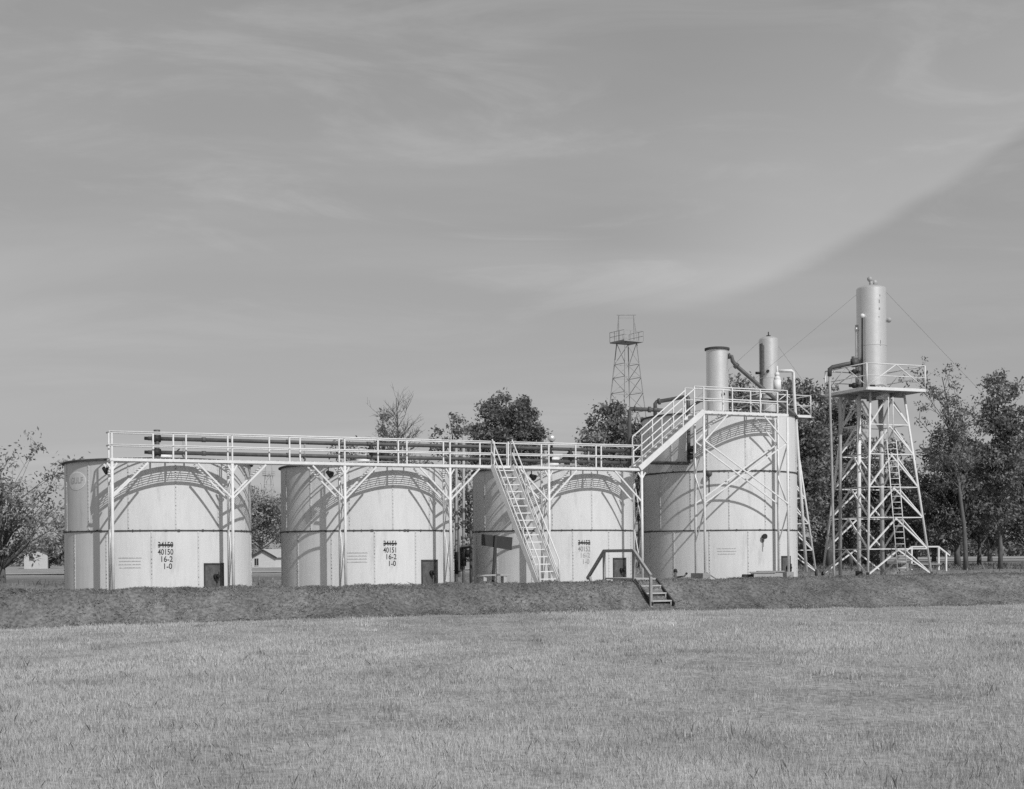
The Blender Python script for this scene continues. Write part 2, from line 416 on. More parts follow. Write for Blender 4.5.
def numbers(T, root, th, z, lines, ink, faded=None):
    # first line is struck out with a bar
    for k, s in enumerate(lines):
        t = text_on(T, s, th + (0.028 if k == 3 else 0.018 if k == 2 else 0.01), z - k * 0.242, 0.27, ink if not faded or k < 1 else (M['stain'] if k == 1 else faded), root, sx=0.86 if k > 1 else 0.76, dr=0.016)
    mb = MB(); curved_patch(mb, T, th - 0.066, th + 0.088, z - 0.03, z + 0.03, 0.018, 0.003)
    mb.build('strike_bar', M['ink'], root)
def notice(T, root, th, z, n=4):
    rd = random.Random(n)
    for k in range(n):      # one worn, illegible line of writing each
        mb = MB(); x = -0.13 + rd.uniform(0, .02); i0 = None; e = 0.13 - rd.uniform(0, .03)
        while x < e:
            zz = z - k * 0.11; h = rd.choice((0.008, 0.03, 0.036, 0.026)); x2 = x + rd.uniform(.003, .007)
            i = mb.add([T.pt(th + x, zz, 0.015), T.pt(th + x, zz + h, 0.015)])
            if i0 is not None: mb.face((i0, i, i + 1, i0 + 1))
            i0 = i; x = x2
        mb.build('faded_lettering', M['fadedink'], root)
def hatch(T, root, th, rr, box=True):
    d = T.to * math.cos(th) + T.ri * math.sin(th); p = T.C + d * rr
    return p
RINGS = [PAD, 2.05, 4.48]
G_T = 'low storage tanks under the walkway'
def th_at(T, px, z=0.6):
    lo, hi = -1.3, 1.3
    for _ in range(40):
        m = (lo + hi) / 2; p = T.pt(m, z)
        u = (p.x * CR - (p.z - EYE) * SR) / p.y * F + HX
        if u < px: lo = m
        else: hi = m
    return m
def door_th(T, px0, px1, Cpx=0, rpx=0): return th_at(T, px0), th_at(T, px1)
# first tank
t1, T1 = build_tank(CT[0], RINGS, [-4.5, 9.7], 'pale bolted storage tank with a faded round emblem, at the end of the row', 1, group=G_T)
cleanout(T1, t1, *door_th(T1, 204.5, 222, 157.8, 93.4), zat(213, 564.5, 49.5))
numbers(T1, t1, th_at(T1, 166) - .012, zat(166, 545, 48.9), ['34150', '40150', '16-2', '1-0'], M['ink'])
notice(T1, t1, th_at(T1, 130), zat(130, 558.5, 49), 4)
mb = MB(); the, ze, ew, eh = -1.005, zat(80, 481.3, 50), 0.175, 0.315
ring = [(math.cos(2 * math.pi * k / 40), math.sin(2 * math.pi * k / 40)) for k in range(40)]
def disc(mb, s, dr):
    for a in range(8):     # bands follow the curve of the shell
        x0, x1 = -1 + a / 4, -1 + (a + 1) / 4
        y0, y1 = math.sqrt(max(0, 1 - x0 * x0)), math.sqrt(max(0, 1 - x1 * x1))
        i = mb.add([T1.pt(the + x0 * ew * s, ze - y0 * eh * s, dr), T1.pt(the + x1 * ew * s, ze - y1 * eh * s, dr), T1.pt(the + x1 * ew * s, ze + y1 * eh * s, dr), T1.pt(the + x0 * ew * s, ze + y0 * eh * s, dr)])
        mb.face((i, i + 1, i + 2, i + 3))
for a in range(24):
    x0, x1 = math.sin(-math.pi / 2 + math.pi * a / 24), math.sin(-math.pi / 2 + math.pi * (a + 1) / 24)
    y0, y1 = math.sqrt(max(0, 1 - x0 * x0)), math.sqrt(max(0, 1 - x1 * x1))
    P = lambda x, y, s, dr: T1.pt(the + x * ew * s, ze + y * eh * s, dr)
    for s, dr, tn in ((1.0, 0.006, 1.12), (0.9, 0.009, 0.9)):
        mb.tn = tn
        q = [P(x0, -y0, s, dr), P(x1, -y1, s, dr), P(x1, y1, s, dr), P(x0, y0, s, dr)]
        if a == 0: q = q[:3]
        elif a == 23: q = [q[0], q[1], q[3]]
        i = mb.add(q); mb.face(range(i, i + len(q)))
em = mb.build('emblem', M['emblem'], t1)
text_on(T1, 'GULF', the, ze, 0.30, M['emblemink'], em, dr=0.013, name='emblem_lettering', sx=1.15)
# second tank
t2, T2 = build_tank(CT[1], RINGS, [4.5, 16.5], 'pale bolted storage tank whose struck-out top number stands above 40151', 2, group=G_T)
cleanout(T2, t2, *door_th(T2, 421.7, 436, 368.0, 86), zat(429, 561, 53))
numbers(T2, t2, th_at(T2, 390.5) - .012, zat(391, 543.5, 52.1), ['34151', '40151', '16-2', '1-0'], M['ink'])
notice(T2, t2, th_at(T2, 356.5), zat(345, 553.5, 52.5), 4)
# third tank
t3, T3 = build_tank(CT[2], RINGS, [13, -0.7], 'pale bolted storage tank behind the steep stairs, its lower numbers nearly worn off', 3, group=G_T)
cleanout(T3, t3, *door_th(T3, 613.2, 624.5, 554.5, 80), zat(619, 559, 56.5))
numbers(T3, t3, th_at(T3, 584.5) - .012, zat(585, 542.8, 55.5), ['34152', '40152', '16-2', '1-0'], M['ink'], M['fadedink'])
# fourth tank, three rings
t4, T4 = build_tank(CT[3], [PAD, 2.05, 4.46, 6.86], [-7.4, 6.7, -8.8], 'tall three-ring tank with a long external stair up to its platform', 4, 'settling_tank', 'settling tank')
cleanout(T4, t4, *door_th(T4, 781.5, 789, 720, 77), zat(785, 557, 60.5))
notice(T4, t4, th_at(T4, 727), zat(726, 549, 58.8), 3)
mb = MB(); th = th_at(T4, 762.8); c = T4.pt(th, zat(762.8, 536.5, 59.3)); n = (c - V((T4.C.x, T4.C.y, c.z))).normalized()
mb.tube(c, c + n * .14, .06, 10); mb.tube(c + n * .14, c + n * .2, .11, 10)
v = mb.build('sample_valve', M['black'], t4)
mb = MB(); curved_patch(mb, T4, th - .012, th + .004, c.z - .62, c.z - .12, .013, .003, 1); curved_patch(mb, T4, th + .006, th + .014, c.z - .42, c.z - .12, .013, .003, 1)
mb.build('drip_stain', M['stain'], t4)
mb = MB(); th = th_at(T4, 710.3); c = T4.pt(th, zat(710, 474, 58.8)); n = (c - V((T4.C.x, T4.C.y, c.z))).normalized()
mb.tube(c, c + n * .12, .06, 8); mb.ball(c + n * .16, .13, 10); mb.tube(c + n * .16 - V((0, 0, .1)), c + n * .16 - V((0, 0, .8)), .028, 6)
mb.build('gauge_cock', M['pipe'], t4)
# roof fittings
for T, root, px, py, extra in ((T1, t1, 164, 457, 0), (T2, t2, 364, 459.5, 1), (T3, t3, 553, 461.5, 1)):
    Y = T.C.y - 0.8; p = at(px, py, Y); zr = 4.48 + 0.10
    mb = MB(); mb.lathe((p.x, p.y, zr), [(0.30, 0), (0.30, p.z - zr + .12), (0.26, p.z - zr + .17), (0, p.z - zr + .19)], 20)
    h = mb.build('roof_hatch', M['white'], root)
    mb = MB(); mb.tube(p + V((.3, 0, .05)), p + V((.55, 0, .28)), .025, 6); mb.build('lid_lever', M['black'], h)
    if extra:
        q = at(px + 14, py - 1.5, Y - .3)
        mb = MB(); mb.tube(V((q.x, q.y, zr)), V((q.x, q.y, q.z + .1)), .12, 10); mb.box((q.x, q.y, q.z + .1), (.34, .3, .28)); mb.tube(q + V((.15, -.1, .05)), q + V((.4, -.1, .05)), .16, 12)
        mb.build('relief_valve', M['black'], root)

# ------------------------------------------------------------------ walkway along the tanks
OF, OB, ZD = 4.08, 3.45, 4.415     # front line, back line, deck height
POSTS = [-2.31 + 3.972 * k for k in range(6)]
TE0, TE1 = POSTS[0] - 0.06, POSTS[-1] + 0.02
cw = empty('walkway', row((OF + OB) / 2, POSTS[0], PAD), 'long white steel walkway on posts, running past the three low tanks', 'walkway')
MW = M['white']
mb = MB()
t = TE0 + 0.1; k = 0
while t < TE1:
    mb.bar(row(OF - .05, t, ZD), row(OB + .05, t + (0.10 if k % 2 else -0.10), ZD), .014, .025); t += 0.155; k += 1
for j in range(1, 7):
    o = OB + (OF - OB) * j / 7; mb.bar(row(o, TE0, ZD - .02), row(o, TE1, ZD - .02), .013, .025)
mb.build('grating_deck', MW, cw)
def channel(mb, a, b, h=.095, w=.04): mb.bar(a, b, w, h)
for o, nm in ((OF, 'front_beam'), (OB, 'back_beam')):
    mb = MB(); channel(mb, row(o, TE0, ZD - .058), row(o, TE1, ZD - .058)); mb.build(nm, MW, cw)
rdw = random.Random(5)
def rail_line(o, z, ta, tb, r=.024):
    mb = MB(); mb.tube(row(o, ta, z), row(o, tb, z), r, 8); return mb.build('handrail', MW, cw)
T_S0, T_S1 = row_t(492.5, OF), row_t(511.5, OF)     # gap for the stairs
for o in (OF, OB):
    for z in (ZD + .43, ZD + .86):
        if o == OF:
            rail_line(o + .03, z, TE0, T_S0); rail_line(o + .03, z, T_S1, TE1)
        else: rail_line(o - .03, z, TE0, TE1)
for z in (ZD + .43, ZD + .86):
    mb = MB(); mb.tube(row(OF + .03, TE0, z), row(OB - .03, TE0, z), .028, 8); mb.build('handrail', MW, cw)
st_f = sorted([p + .0 for p in POSTS] + [p + 1.99 for p in POSTS[:-1] if not (T_S0 - .6 < p + 1.99 < T_S1 + .6)] + [T_S0, T_S1, T_S0 + .1, T_S1 - .1])
for o, lst, dz in ((OF, st_f, 0), (OB, [p + .0 for p in POSTS] + [p + d for p in POSTS[:-1] for d in (1.45, 2.55)], 0)):
    for t in lst:
        mb = MB(); mb.bar(row(o, t, ZD - .1), row(o, t, ZD + .87), .05, .05); mb.build('stanchion', MW, cw)
for k, t in enumerate(POSTS):
    for o in (OF, OB):
        mb = MB(); mb.tube(row(o, t, PAD - .05), row(o, t, ZD - .12), .05 if o == OF else .042, 10)
        mb.bar(row(o, t, ZD - .42), row(o, t - .16, ZD - .17), .05); mb.bar(row(o, t, ZD - .42), row(o, t + .16, ZD - .17), .05)
        mb.build('post', MW, cw)
        for sgn in (-1, 1):
            if (k == 0 and sgn < 0) or (k == 5 and sgn > 0): continue
            mb = MB(); mb.bar(row(o, t + sgn * .03, ZD - 1.27), row(o, t + sgn * 1.16, ZD - .14), .055, .055); mb.build('knee_brace', MW, cw)
    for (za, zb) in ((ZD - .5, 2.0), (2.0, 0.0)):
        mb = MB(); mb.tube(row(OF, t, za), row(OB, t, zb), .018, 6); mb.tube(row(OB, t + .03, za), row(OF, t + .03, zb), .018, 6); mb.build('cross_rod', MW, cw)
    mb = MB(); mb.bar(row(OF + .1, t, PAD + .03), row(OB - .1, t, PAD + .03), .3, .1); mb.build('footing', M['concrete'], cw)
for px, py in ((106, 465.5), (330, 468.5), (533.5, 471)):
    t = row_t(px, OB); p = row(OB - .12, t, ZD - .34)
    mb = MB(); mb.tube(p + V((0, 0, .2)), p + V((0, 0, .02)), .02, 6); mb.tube(p + V((-.05, .03, .04)), p + V((.12, -.08, -.07)), .06, 10, .13)
    mb.build('floodlight', M['black'], cw)
mb = MB()
for t in [TE0 + .05 + i * 1.98 for i in range(int((TE1 - TE0) / 1.98) + 1)]: mb.bar(row(OF - .046, t, ZD - .09), row(OB + .036, t, ZD - .075), .05, .06)
mb.build('cross_member', MW, cw)

# ------------------------------------------------------------------ pipes behind the walkway
OPI = 2.55
tp0 = row_t(158, OPI)
pl = empty('flow_pipe', row(OPI, tp0, 4.5), 'pair of dark flow pipes running behind the walkway rails over the tank roofs', 'pipe')
tend = row_t(630, OPI)
for px, py0, dx in ((158, 438.6, 0), (158, 452.4, -.06)):
    z = at(158, py0, row(OPI, tp0).y).z
    nm = 'upper_pipe' if dx == 0 else 'lower_pipe'
    mb = MB(); mb.path([row(OPI, tp0 - .3, z), row(OPI, tp0 + 6, z - .01), row(OPI, tp0 + 12, z - .0), row(OPI, tend, z - .02)], .068, 12)
    for t in [tp0 + 1.6 + 3.0 * i for i in range(6)]: mb.tube(row(OPI, t - .07, z), row(OPI, t + .07, z), .085, 12)
    p = mb.build(nm, M['pipe'], pl)
    mb = MB(); mb.tube(row(OPI, tp0 - .42, z), row(OPI, tp0 - .12, z), .06, 10); mb.tube(row(OPI, tp0 - .16, z), row(OPI, tp0 + .12, z), .13, 12); mb.build('end_fitting', M['black'], p)
z_u, z_l = at(158, 438.6, row(OPI, tp0).y).z, at(158, 452.4, row(OPI, tp0).y).z
mb = MB(); mb.tube(row(OPI, tp0, 4.56), row(OPI, tp0, z_u + .25), .085, 12); mb.tube(row(OPI, tp0, z_u + .15), row(OPI, tp0, z_u + .3), .11, 10); mb.tube(row(OPI, tp0, z_l - .2), row(OPI, tp0, z_l - .1), .12, 10)
mb.build('manifold', M['pipe'], pl)
for t in (tp0 + .9, tp0 + 5.2, tp0 + 8.9, tp0 + 13.4, tp0 + 16.6):
    mb = MB(); mb.bar(row(OPI + .02, t, 4.50), row(OPI + .02, t, z_u - .06), .05, .05); mb.bar(row(OPI - .15, t, z_l - .09), row(OPI + .15, t, z_l - .09), .05, .05); mb.build('pipe_support', M['galv'], pl)
for px in (372, 571, 551):
    t = row_t(px, OPI); mb = MB(); mb.tube(row(OPI, t, z_l - .02), row(OPI, t, z_u + .05), .075, 10); mb.tube(row(OPI, t, (z_u + z_l) / 2 - .1), row(OPI, t, (z_u + z_l) / 2 + .1), .12, 10); mb.build('crossover_valve', M['black'], pl)
# white globe on a stub above the pipes
pg = at(551.5, 438.3, row(OPI, row_t(551.5, OPI)).y)
gl = empty('vent_globe', (pg.x, pg.y, pg.z - .3), 'white round globe on a short stub above the walkway rail', 'globe')
mb = MB(); mb.ball(pg, .15, 20); mb.build('globe', M['alum'], gl)
mb = MB(); mb.tube(pg - V((0, 0, .36)), pg - V((0, 0, .13)), .05, 10); mb.tube(pg - V((0, 0, .22)), pg - V((0, 0, .16)), .09, 10); mb.build('stub', M['black'], gl)

# ------------------------------------------------------------------ steep stairs to the walkway
def stairs(name, top, bot, wv, label, ntread, mat, rails=2, rail_h=.92, tread_d=.22, treadmat=None, strw=.06, strh=.2, cat='stairs', cut=0.0):
    """top, bot: middle of the flight at nosing line; wv: half-width vector"""
    top, bot = V(top), V(bot)
    root = empty(name, (bot.x, bot.y, bot.z), label, cat)
    d = (bot - top).normalized(); hd = V((d.x, d.y, 0)).normalized()
    for s in (-1, 1):
        mb = MB(); mb.bar(top + wv * s, bot + wv * s, strw, strh); mb.build('stringer', mat, root)
        for z in ([rail_h] if rails == 1 else [rail_h, rail_h * .5]):
            mb = MB(); mb.path([top + wv * s + V((0, 0, z)) + d * cut, bot + wv * s + V((0, 0, z)) - d * .12, bot + wv * s - d * .08 + V((0, 0, 0 if z == rail_h else z))], .026, 8); mb.build('handrail', mat, root)
        for k in (0.33, 0.66):
            p = top.lerp(bot, k) + wv * s; mb = MB(); mb.bar(p, p + V((0, 0, rail_h)), .04, .04); mb.build('stanchion', mat, root)
    w = wv.length * 2 - strw
    for k in range(ntread):
        p = top.lerp(bot, (k + .7) / (ntread + .2))
        mb = MB(); mb.box(p, (w, tread_d, .035), wv, V((0, 0, 1))); mb.build('tread', treadmat or mat, root)
    return root
tb = (T_S0 + T_S1) / 2
top = row(OF + .10, tb, ZD - .02); bot = at(547.6, 583, 51.3); dirv = (bot - top); bot = top + dirv * 1.06
wv = V((.94, .34, 0)).normalized() * .385
stairs('stairs', top, bot, wv, 'steep white stairs climbing from the ground to the long walkway', 17, MW, tread_d=.16, rail_h=.95)
# ------------------------------------------------------------------ platform in front of the tall tank
OF4, OB4, ZP = OF, OB - .05, 6.73
TP0, TP1 = row_t(705, OF), row_t(788.5, OF)
ap = empty('access_platform', row(OF, TP0, PAD), 'white cross-braced platform in front of the tall tank', 'platform')
tl = TP0 - .04                                  # landing where the stair arrives
mb = MB(); t = tl; k = 0
while t < TP1 + .1:
    mb.bar(row(OF4 - .05, t, ZP), row(OB4 + .05, t + (.1 if k % 2 else -.1), ZP), .022, .03); t += .155; k += 1
for j in range(1, 7): o = OB4 + (OF4 - OB4) * j / 7; mb.bar(row(o, tl, ZP - .02), row(o, TP1, ZP - .02), .02, .03)
mb.build('grating_deck', MW, ap)
for o, nm in ((OF4, 'front_beam'), (OB4, 'back_beam')):
    mb = MB(); channel(mb, row(o, tl, ZP - .07), row(o, TP1 + .05, ZP - .07)); mb.build(nm, MW, ap)
tlr = TP0 - .44
for o in (OF4, OB4):
    for t in (TP0, TP1):
        mb = MB(); mb.tube(row(o, t, PAD - .05), row(o, t, ZP - .165), .05, 10); mb.build('post', MW, ap)
    za, zb = 5.55, 3.08
    mb = MB(); mb.bar(row(o + .03, TP0, za), row(o + .03, TP1, zb), .05, .05); mb.build('cross_brace', MW, ap)
    mb = MB(); mb.bar(row(o - .03, TP0, zb), row(o - .03, TP1, za), .05, .05); mb.build('cross_brace', MW, ap)
    for t, s in ((TP0, 1), (TP1, -1)):
        mb = MB(); mb.bar(row(o, t + s * .03, ZP - 1.2), row(o, t + s * 1.1, ZP - .15), .05, .05); mb.build('knee_brace', MW, ap)
    for z in (ZP + .46, ZP + .92):
        mb = MB(); mb.tube(row(o, tlr, z), row(o, TP1, z), .026, 8); mb.build('handrail', MW, ap)
    mb = MB(); mb.bar(row(o, tlr, ZP - .5), row(o, tlr, ZP + .93), .045, .045); mb.build('stanchion', MW, ap)
    for t in [TP0] + [TP0 + 1.33, TP0 + 2.65, TP1]:
        mb = MB(); mb.bar(row(o, t, ZP - .1), row(o, t, ZP + .93), .045, .045); mb.build('stanchion', MW, ap)
for t in (TP0, TP1):
    for z0, z1 in ((5.5, 4.2), (4.2, 2.9), (2.9, 1.5)):
        mb = MB(); a, b = (OF4, OB4) if int(z0 * 10) % 2 else (OB4, OF4); mb.bar(row(a, t, z0), row(b, t, z1), .04, .04); mb.build('lacing_bar', MW, ap)
    mb = MB(); mb.box(row((OF4 + OB4) / 2, t, PAD + .36), (.9, .34, .72), NN); mb.build('footing', M['weathered'], ap)
# stair from walkway to platform
top = row((OF + OB) / 2, tl + .02, ZP - .05); bot = row((OF + OB) / 2, TE1 - .12, ZD - .02)
st = stairs('stairs', top, bot, NN * .36, 'white open stairs sloping up from the walkway end to the tall tank', 12, MW, tread_d=.26, strh=.21, rail_h=1.2, cut=.50)

# ------------------------------------------------------------------ gas boot on the tall tank
cb = at(717.5, 400, CT[3].y - .6); zr = 6.86 + .26
gb = empty('gas_boot', (cb.x, cb.y, zr - .1), 'short wide pale cylinder with a dark rim, standing on the tall tank', 'cylinder vessel')
zt = zat(717.5, 349, cb.y); rb = 11 / F * cb.y
mb = MB(); mb.lathe((cb.x, cb.y, 0), [(rb, zr - .12), (rb, zt)], 40); mb.lathe((cb.x, cb.y, 0), [(rb, zt), (0, zt + .04)], 40); mb.lathe((cb.x, cb.y, 0), [(rb, zr + .5), (rb + .01, zr + .5), (rb + .01, zr + .53), (rb, zr + .53)], 40, False); mb.build('vessel', M['alum'], gb)
mb = MB(); mb.lathe((cb.x, cb.y, zt), [(rb - .02, -.06), (rb + .06, -.06), (rb + .06, .03), (rb - .02, .05)], 40, False); mb.build('rim', M['flange'], gb)
mb = MB(); mb.ball(at(723.5, 394, cb.y - rb - .02), .07, 8); mb.build('plug', M['black'], gb)
mb = MB(); Yp = cb.y - .1
mb.path([at(728.5, 356, Yp), at(731.5, 356.4, Yp), at(732.6, 361, Yp), at(736, 365.5, Yp), at(765, 390.5, Yp - .3), at(794, 414, Yp - .5), at(797, 419, Yp - .5)], .085, 10)
mb.tube(at(735, 364.5, Yp), at(737.5, 367, Yp), .13, 10); mb.tube(at(728.5, 356, Yp), at(729.8, 356.1, Yp), .13, 10)
mb.build('outlet_pipe', M['pipe'], gb)
mb = MB(); mb.path([at(751, 399.0, Yp - .2), at(787, 402.5, Yp - .2)], .10, 10); mb.build('header_pipe', M['pipe'], gb)
# dark pipework on the tall tank's near edge
vp = empty('inlet_pipe', at(629.5, 470, 62.5), 'dark bent inlet pipe rising past the long stairs onto the tall tank', 'pipe')
Yv = 62.3
mb = MB(); mb.path([at(629.5, 566, Yv), at(629.5, 410.5, Yv), at(630.5, 408.8, Yv), at(649, 409.6, Yv), at(663, 410.4, Yv)], .085, 10)
for p, q in (((648, 409.5), (651, 409.6)), ((634, 408.9), (635.5, 409)),): mb.tube(at(*p, Yv), at(*q, Yv), .13, 10)
mb.build('lower_bend', M['pipe'], vp)
mb = MB(); mb.path([at(655.2, 416, Yv), at(655.2, 403.5, Yv), at(656.5, 401.8, Yv), at(672, 399.2, Yv), at(687.5, 396.2, Yv - .6), at(688.2, 398, Yv - .6), at(688.4, 412, Yv - .8)], .085, 10)
mb.tube(at(658, 401.7, Yv), at(660.3, 401.2, Yv), .14, 10); mb.tube(at(655.2, 408, Yv), at(655.2, 411.5, Yv), .14, 10)
mb.build('upper_bend', M['pipe'], vp)
mb = MB(); mb.path([at(689.8, 408, 60.2), at(694, 404.5, 60.4), at(700, 401, 60.6), at(707, 399.3, 60.9)], .06, 8); mb.build('hose', M['black'], vp)
Yd = 58.9
dp = empty('drain_pipe', at(689, 470, Yd), 'dark upright drain pipe with a chain of valves on the tall tank', 'pipe')
mb = MB(); mb.path([at(688.6, 412, Yd + .1), at(688.8, 463.3, Yd), ], .075, 10); mb.path([at(688.8, 463.3, Yd), at(678, 463.2, Yd + .05), at(668, 463.0, Yd + .42), at(658, 462.9, Yd + .95), at(651, 462.8, Yd + 1.55)], .07, 10)
mb.build('riser', M['pipe'], dp)
for py in (449, 456.5):
    mb = MB(); mb.tube(at(687.2, py, Yd - .05), at(693, py, Yd - .05), .13, 10); c = at(691.3, py, Yd - .2); mb.lathe(c, [(.10, -.03), (.16, -.03), (.16, .03), (.10, .03)], 14); mb.build('gate_valve', M['black'], dp)

# ------------------------------------------------------------------ treater towers with tall vessels
MGV = M['white']
def treater_tower(cx, cy, alpha, label):
    zb = PAD; lv = [8.05, 6.75, 5.43, 3.97, 2.63, 1.24]
    root = empty('treater_tower', (cx, cy, zb), label, 'tower', 'braced steel towers carrying vessels')
    Rb, Rt = 2.46, 1.30
    def rad(z): return Rb + (Rt - Rb) * (z - zb) / (8.05 - zb)
    def cor(k, z, rr=None):
        a = alpha + k * math.pi / 2; r_ = rad(z) if rr is None else rr
        return V((cx + r_ * math.cos(a), cy + r_ * math.sin(a), z))
    for k in range(4):
        mb = MB(); mb.tube(cor(k, zb + .45), cor(k, 8.2), .053, 8); lg = mb.build('leg', MGV, root)
        mb = MB(); mb.tube(cor(k, zb), cor(k, zb + .6), .075, 8); mb.box(cor(k, zb + .08), (.4, .4, .16)); mb.build('footing', M['black'], lg)
    for i, z in enumerate(lv):
        zn = lv[i + 1] if i + 1 < len(lv) else zb + .5
        for k in range(4):
            a, b = cor(k, z), cor((k + 1) % 4, z); m = (a + b) / 2
            if i:
                mb = MB(); mb.bar(a, b, .04, .04); mb.build('girt', MGV, root)
            mb = MB(); mb.bar(m - V((0, 0, .05)), cor(k, zn), .06, .06); mb.bar(m - V((0, 0, .05)), cor((k + 1) % 4, zn), .06, .06); mb.build('brace', MGV, root)
    # platform
    RP, ZPL = 2.15, 8.30
    mb = MB(); P = [cor(k, ZPL - .10, RP) for k in range(4)] + [cor(k, ZPL, RP) for k in range(4)]; mb.hexa(P); mb.build('platform', M['weathered'], root)
    mb = MB()
    for k in range(4):
        mb.bar(cor(k, ZPL - .04, RP + .05), cor(k + 1, ZPL - .04, RP + .05), .07, .13)
    mb.build('edge_beam', MGV, root)
    mb = MB()
    for s in (-.5, .5):
        for q in (0, 1):
            a = (cor(q, ZPL - .2, RP * .8) + cor(q + 1, ZPL - .2, RP * .8)) / 2; b = (cor(q + 2, ZPL - .2, RP * .8) + cor(q + 3, ZPL - .2, RP * .8)) / 2
            sd = (b - a).cross(V((0, 0, 1))).normalized() * s; mb.bar(a + sd, b + sd, .1, .16 if q else .14)
    mb.build('floor_joist', M['weathered'], root)
    for k in range(4):
        a, b = cor(k, ZPL, RP + .05), cor(k + 1, ZPL, RP + .05); up = V((0, 0, 1.05)); m = (a + b) / 2
        mb = MB()
        mb.tube(a + up, b + up, .025, 6); mb.tube(a + up * .5, b + up * .5, .02, 6); mb.tube(a, a + up, .03, 6)
        mb.tube(a + V((0, 0, .05)), m + up, .022, 6); mb.tube(b + V((0, 0, .05)), m + up, .022, 6)
        mb.build('railing', MGV, root)
    return root, cor, ZPL
def ladder(root, p, q, w=.4, n=18, mat=None):
    wv = V((1, -.15, 0)).normalized() * w / 2; mb = MB()
    for s in (-1, 1): mb.tube(V(p) + wv * s, V(q) + wv * s, .022, 6)
    for k in range(n): c = V(p).lerp(V(q), (k + .5) / n); mb.tube(c - wv, c + wv, .016, 6)
    return mb.build('ladder', mat or MW, root)
TX, TY = at(875.6, 500, 65.2).x, 65.2
tw, cor1, ZPL = treater_tower(TX, TY, R(-22.5), 'white braced steel tower with a ladder, standing clear of the tanks')
ladder(tw, at(902.3, 571, 63.2), at(891.5, 440, 63.8), n=22)
mb = MB(); mb.tube(at(888.3, 440, 63.8), at(888.3, 397, 63.9), .02, 6); mb.tube(at(893.3, 440, 63.8), at(892.9, 397, 63.9), .02, 6); mb.build('ladder_rail', MW, tw)
def vessel(px0, px1, pytop, cy, zb, label, skirt=.9):
    cx = at((px0 + px1) / 2, 345, cy).x; r = (px1 - px0) / 2 / F * cy; zt = zat((px0 + px1) / 2, pytop, cy)
    root = empty('separator_vessel', (cx, cy, zb), label, 'vessel', 'tall upright separator vessels')
    mb = MB(); mb.lathe((cx, cy, 0), [(r, zb), (r, zt - .06)], 48); mb.lathe((cx, cy, 0), [(r, zt - .06), (r - .05, zt), (r * .6, zt + .08), (0, zt + .12)], 48); mb.lathe((cx, cy, 0), [(r, zb + 2.05), (r + .012, zb + 2.05), (r + .012, zb + 2.085), (r, zb + 2.085)], 48, False)
    mb.build('vessel_shell', M['alum'], root)
    return root, cx, r, zt
vr, vx, vrad, vzt = vessel(857, 886.3, 288, TY, ZPL, 'tall pale vessel with twin knob fittings on its top, tower standing clear')
# fittings
mb = MB(); c = V((vx, TY, vzt + .1)); mb.tube(c, c + V((0, 0, .2)), .09, 10); mb.ball(c + V((-.06, 0, .3)), .12, 10); mb.ball(c + V((.16, 0, .14)), .13, 10); mb.build('relief_valve', M['galv'], vr)
c = at(862.3, 316, TY - vrad * .85)
mb = MB(); mb.ball(c, .11, 12); gg = mb.build('gauge_fitting', M['white'], vr)
mb = MB(); mb.tube(c - V((0, 0, .1)), at(862.3, 388, TY - vrad * .85), .04, 8); mb.build('gauge_pipe', M['black'], gg)
c = at(888.8, 320, TY - .2)
mb = MB(); mb.tube(at(885, 320, TY - .2), c, .05, 8); mb.ball(c, .12, 12); mb.build('side_valve', M['galv'], vr)
mb = MB(); mb.tube(at(857.0, 325, TY - .05), at(857.3, 388, TY - .05), .09, 10); mb.tube(at(855, 329, TY - .1), at(857, 329, TY - .1), .1, 8); mb.build('side_pipe', M['alum'], vr)
Ye = TY - .3
mb = MB(); mb.path([at(857, 362.5, Ye), at(846, 364.3, Ye), at(832.5, 367.2, Ye), at(829.8, 369, Ye), at(829.6, 376, Ye)], .10, 10); mb.tube(at(851.5, 363, Ye), at(857.5, 362.2, Ye), .2, 12); mb.tube(at(853, 356.5, Ye), at(853.5, 366, Ye), .07, 8)
el = mb.build('outlet_elbow', M['pipe'], vr)
mb = MB(); mb.path([at(829.6, 376, Ye), at(829.9, 400, Ye), at(832, 470, Ye), at(834, 568, Ye), at(834, 582, Ye)], .058, 10); mb.build('riser_pipe', M['galv'], vr)
mb = MB(); mb.path([at(840.3, 397, TY), at(840.2, 405, TY), at(840.3, 580, TY)], .08, 10); mb.build('riser_pipe', M['greypaint'], vr)
mb = MB(); mb.path([at(859, 396, TY - .6), at(859, 582, TY - .6)], .09, 12); rp = mb.build('riser_pipe', M['white'], vr)
mb = MB(); mb.tube(at(859, 571, TY - .6), at(859, 584, TY - .6), .16, 12); mb.build('base_flange', M['black'], rp)
mb = MB(); mb.path([at(881, 396, TY + .6), at(882.5, 580, TY + .6)], .10, 12); mb.build('riser_pipe', M['greypaint'], vr)
mb = MB(); mb.box(at(872.5, 386.4, TY - vrad - .12), (.2, .15, .14)); mb.build('drain_box', M['black'], vr)
mb = MB()
for px, py in ((853, 372), (853, 385.5)): mb = MB(); mb.tube(at(px - 4, py, TY - .2), at(px + 5, py, TY - .2), .07, 8); mb.ball(at(px + 1, py, TY - .25), .13, 8); mb.build('inlet_valve', M['black'], vr)
mb = MB(); c = V((vx + .35, TY - .5, ZPL - .35)); mb.tube(c, c + V((0, 0, .25)), .3, 14); mb.build('drain_sump', M['white'], vr)
mb = MB(); T_v1 = Tank(V((vx, TY, 0)), vrad); rdv = random.Random(3)
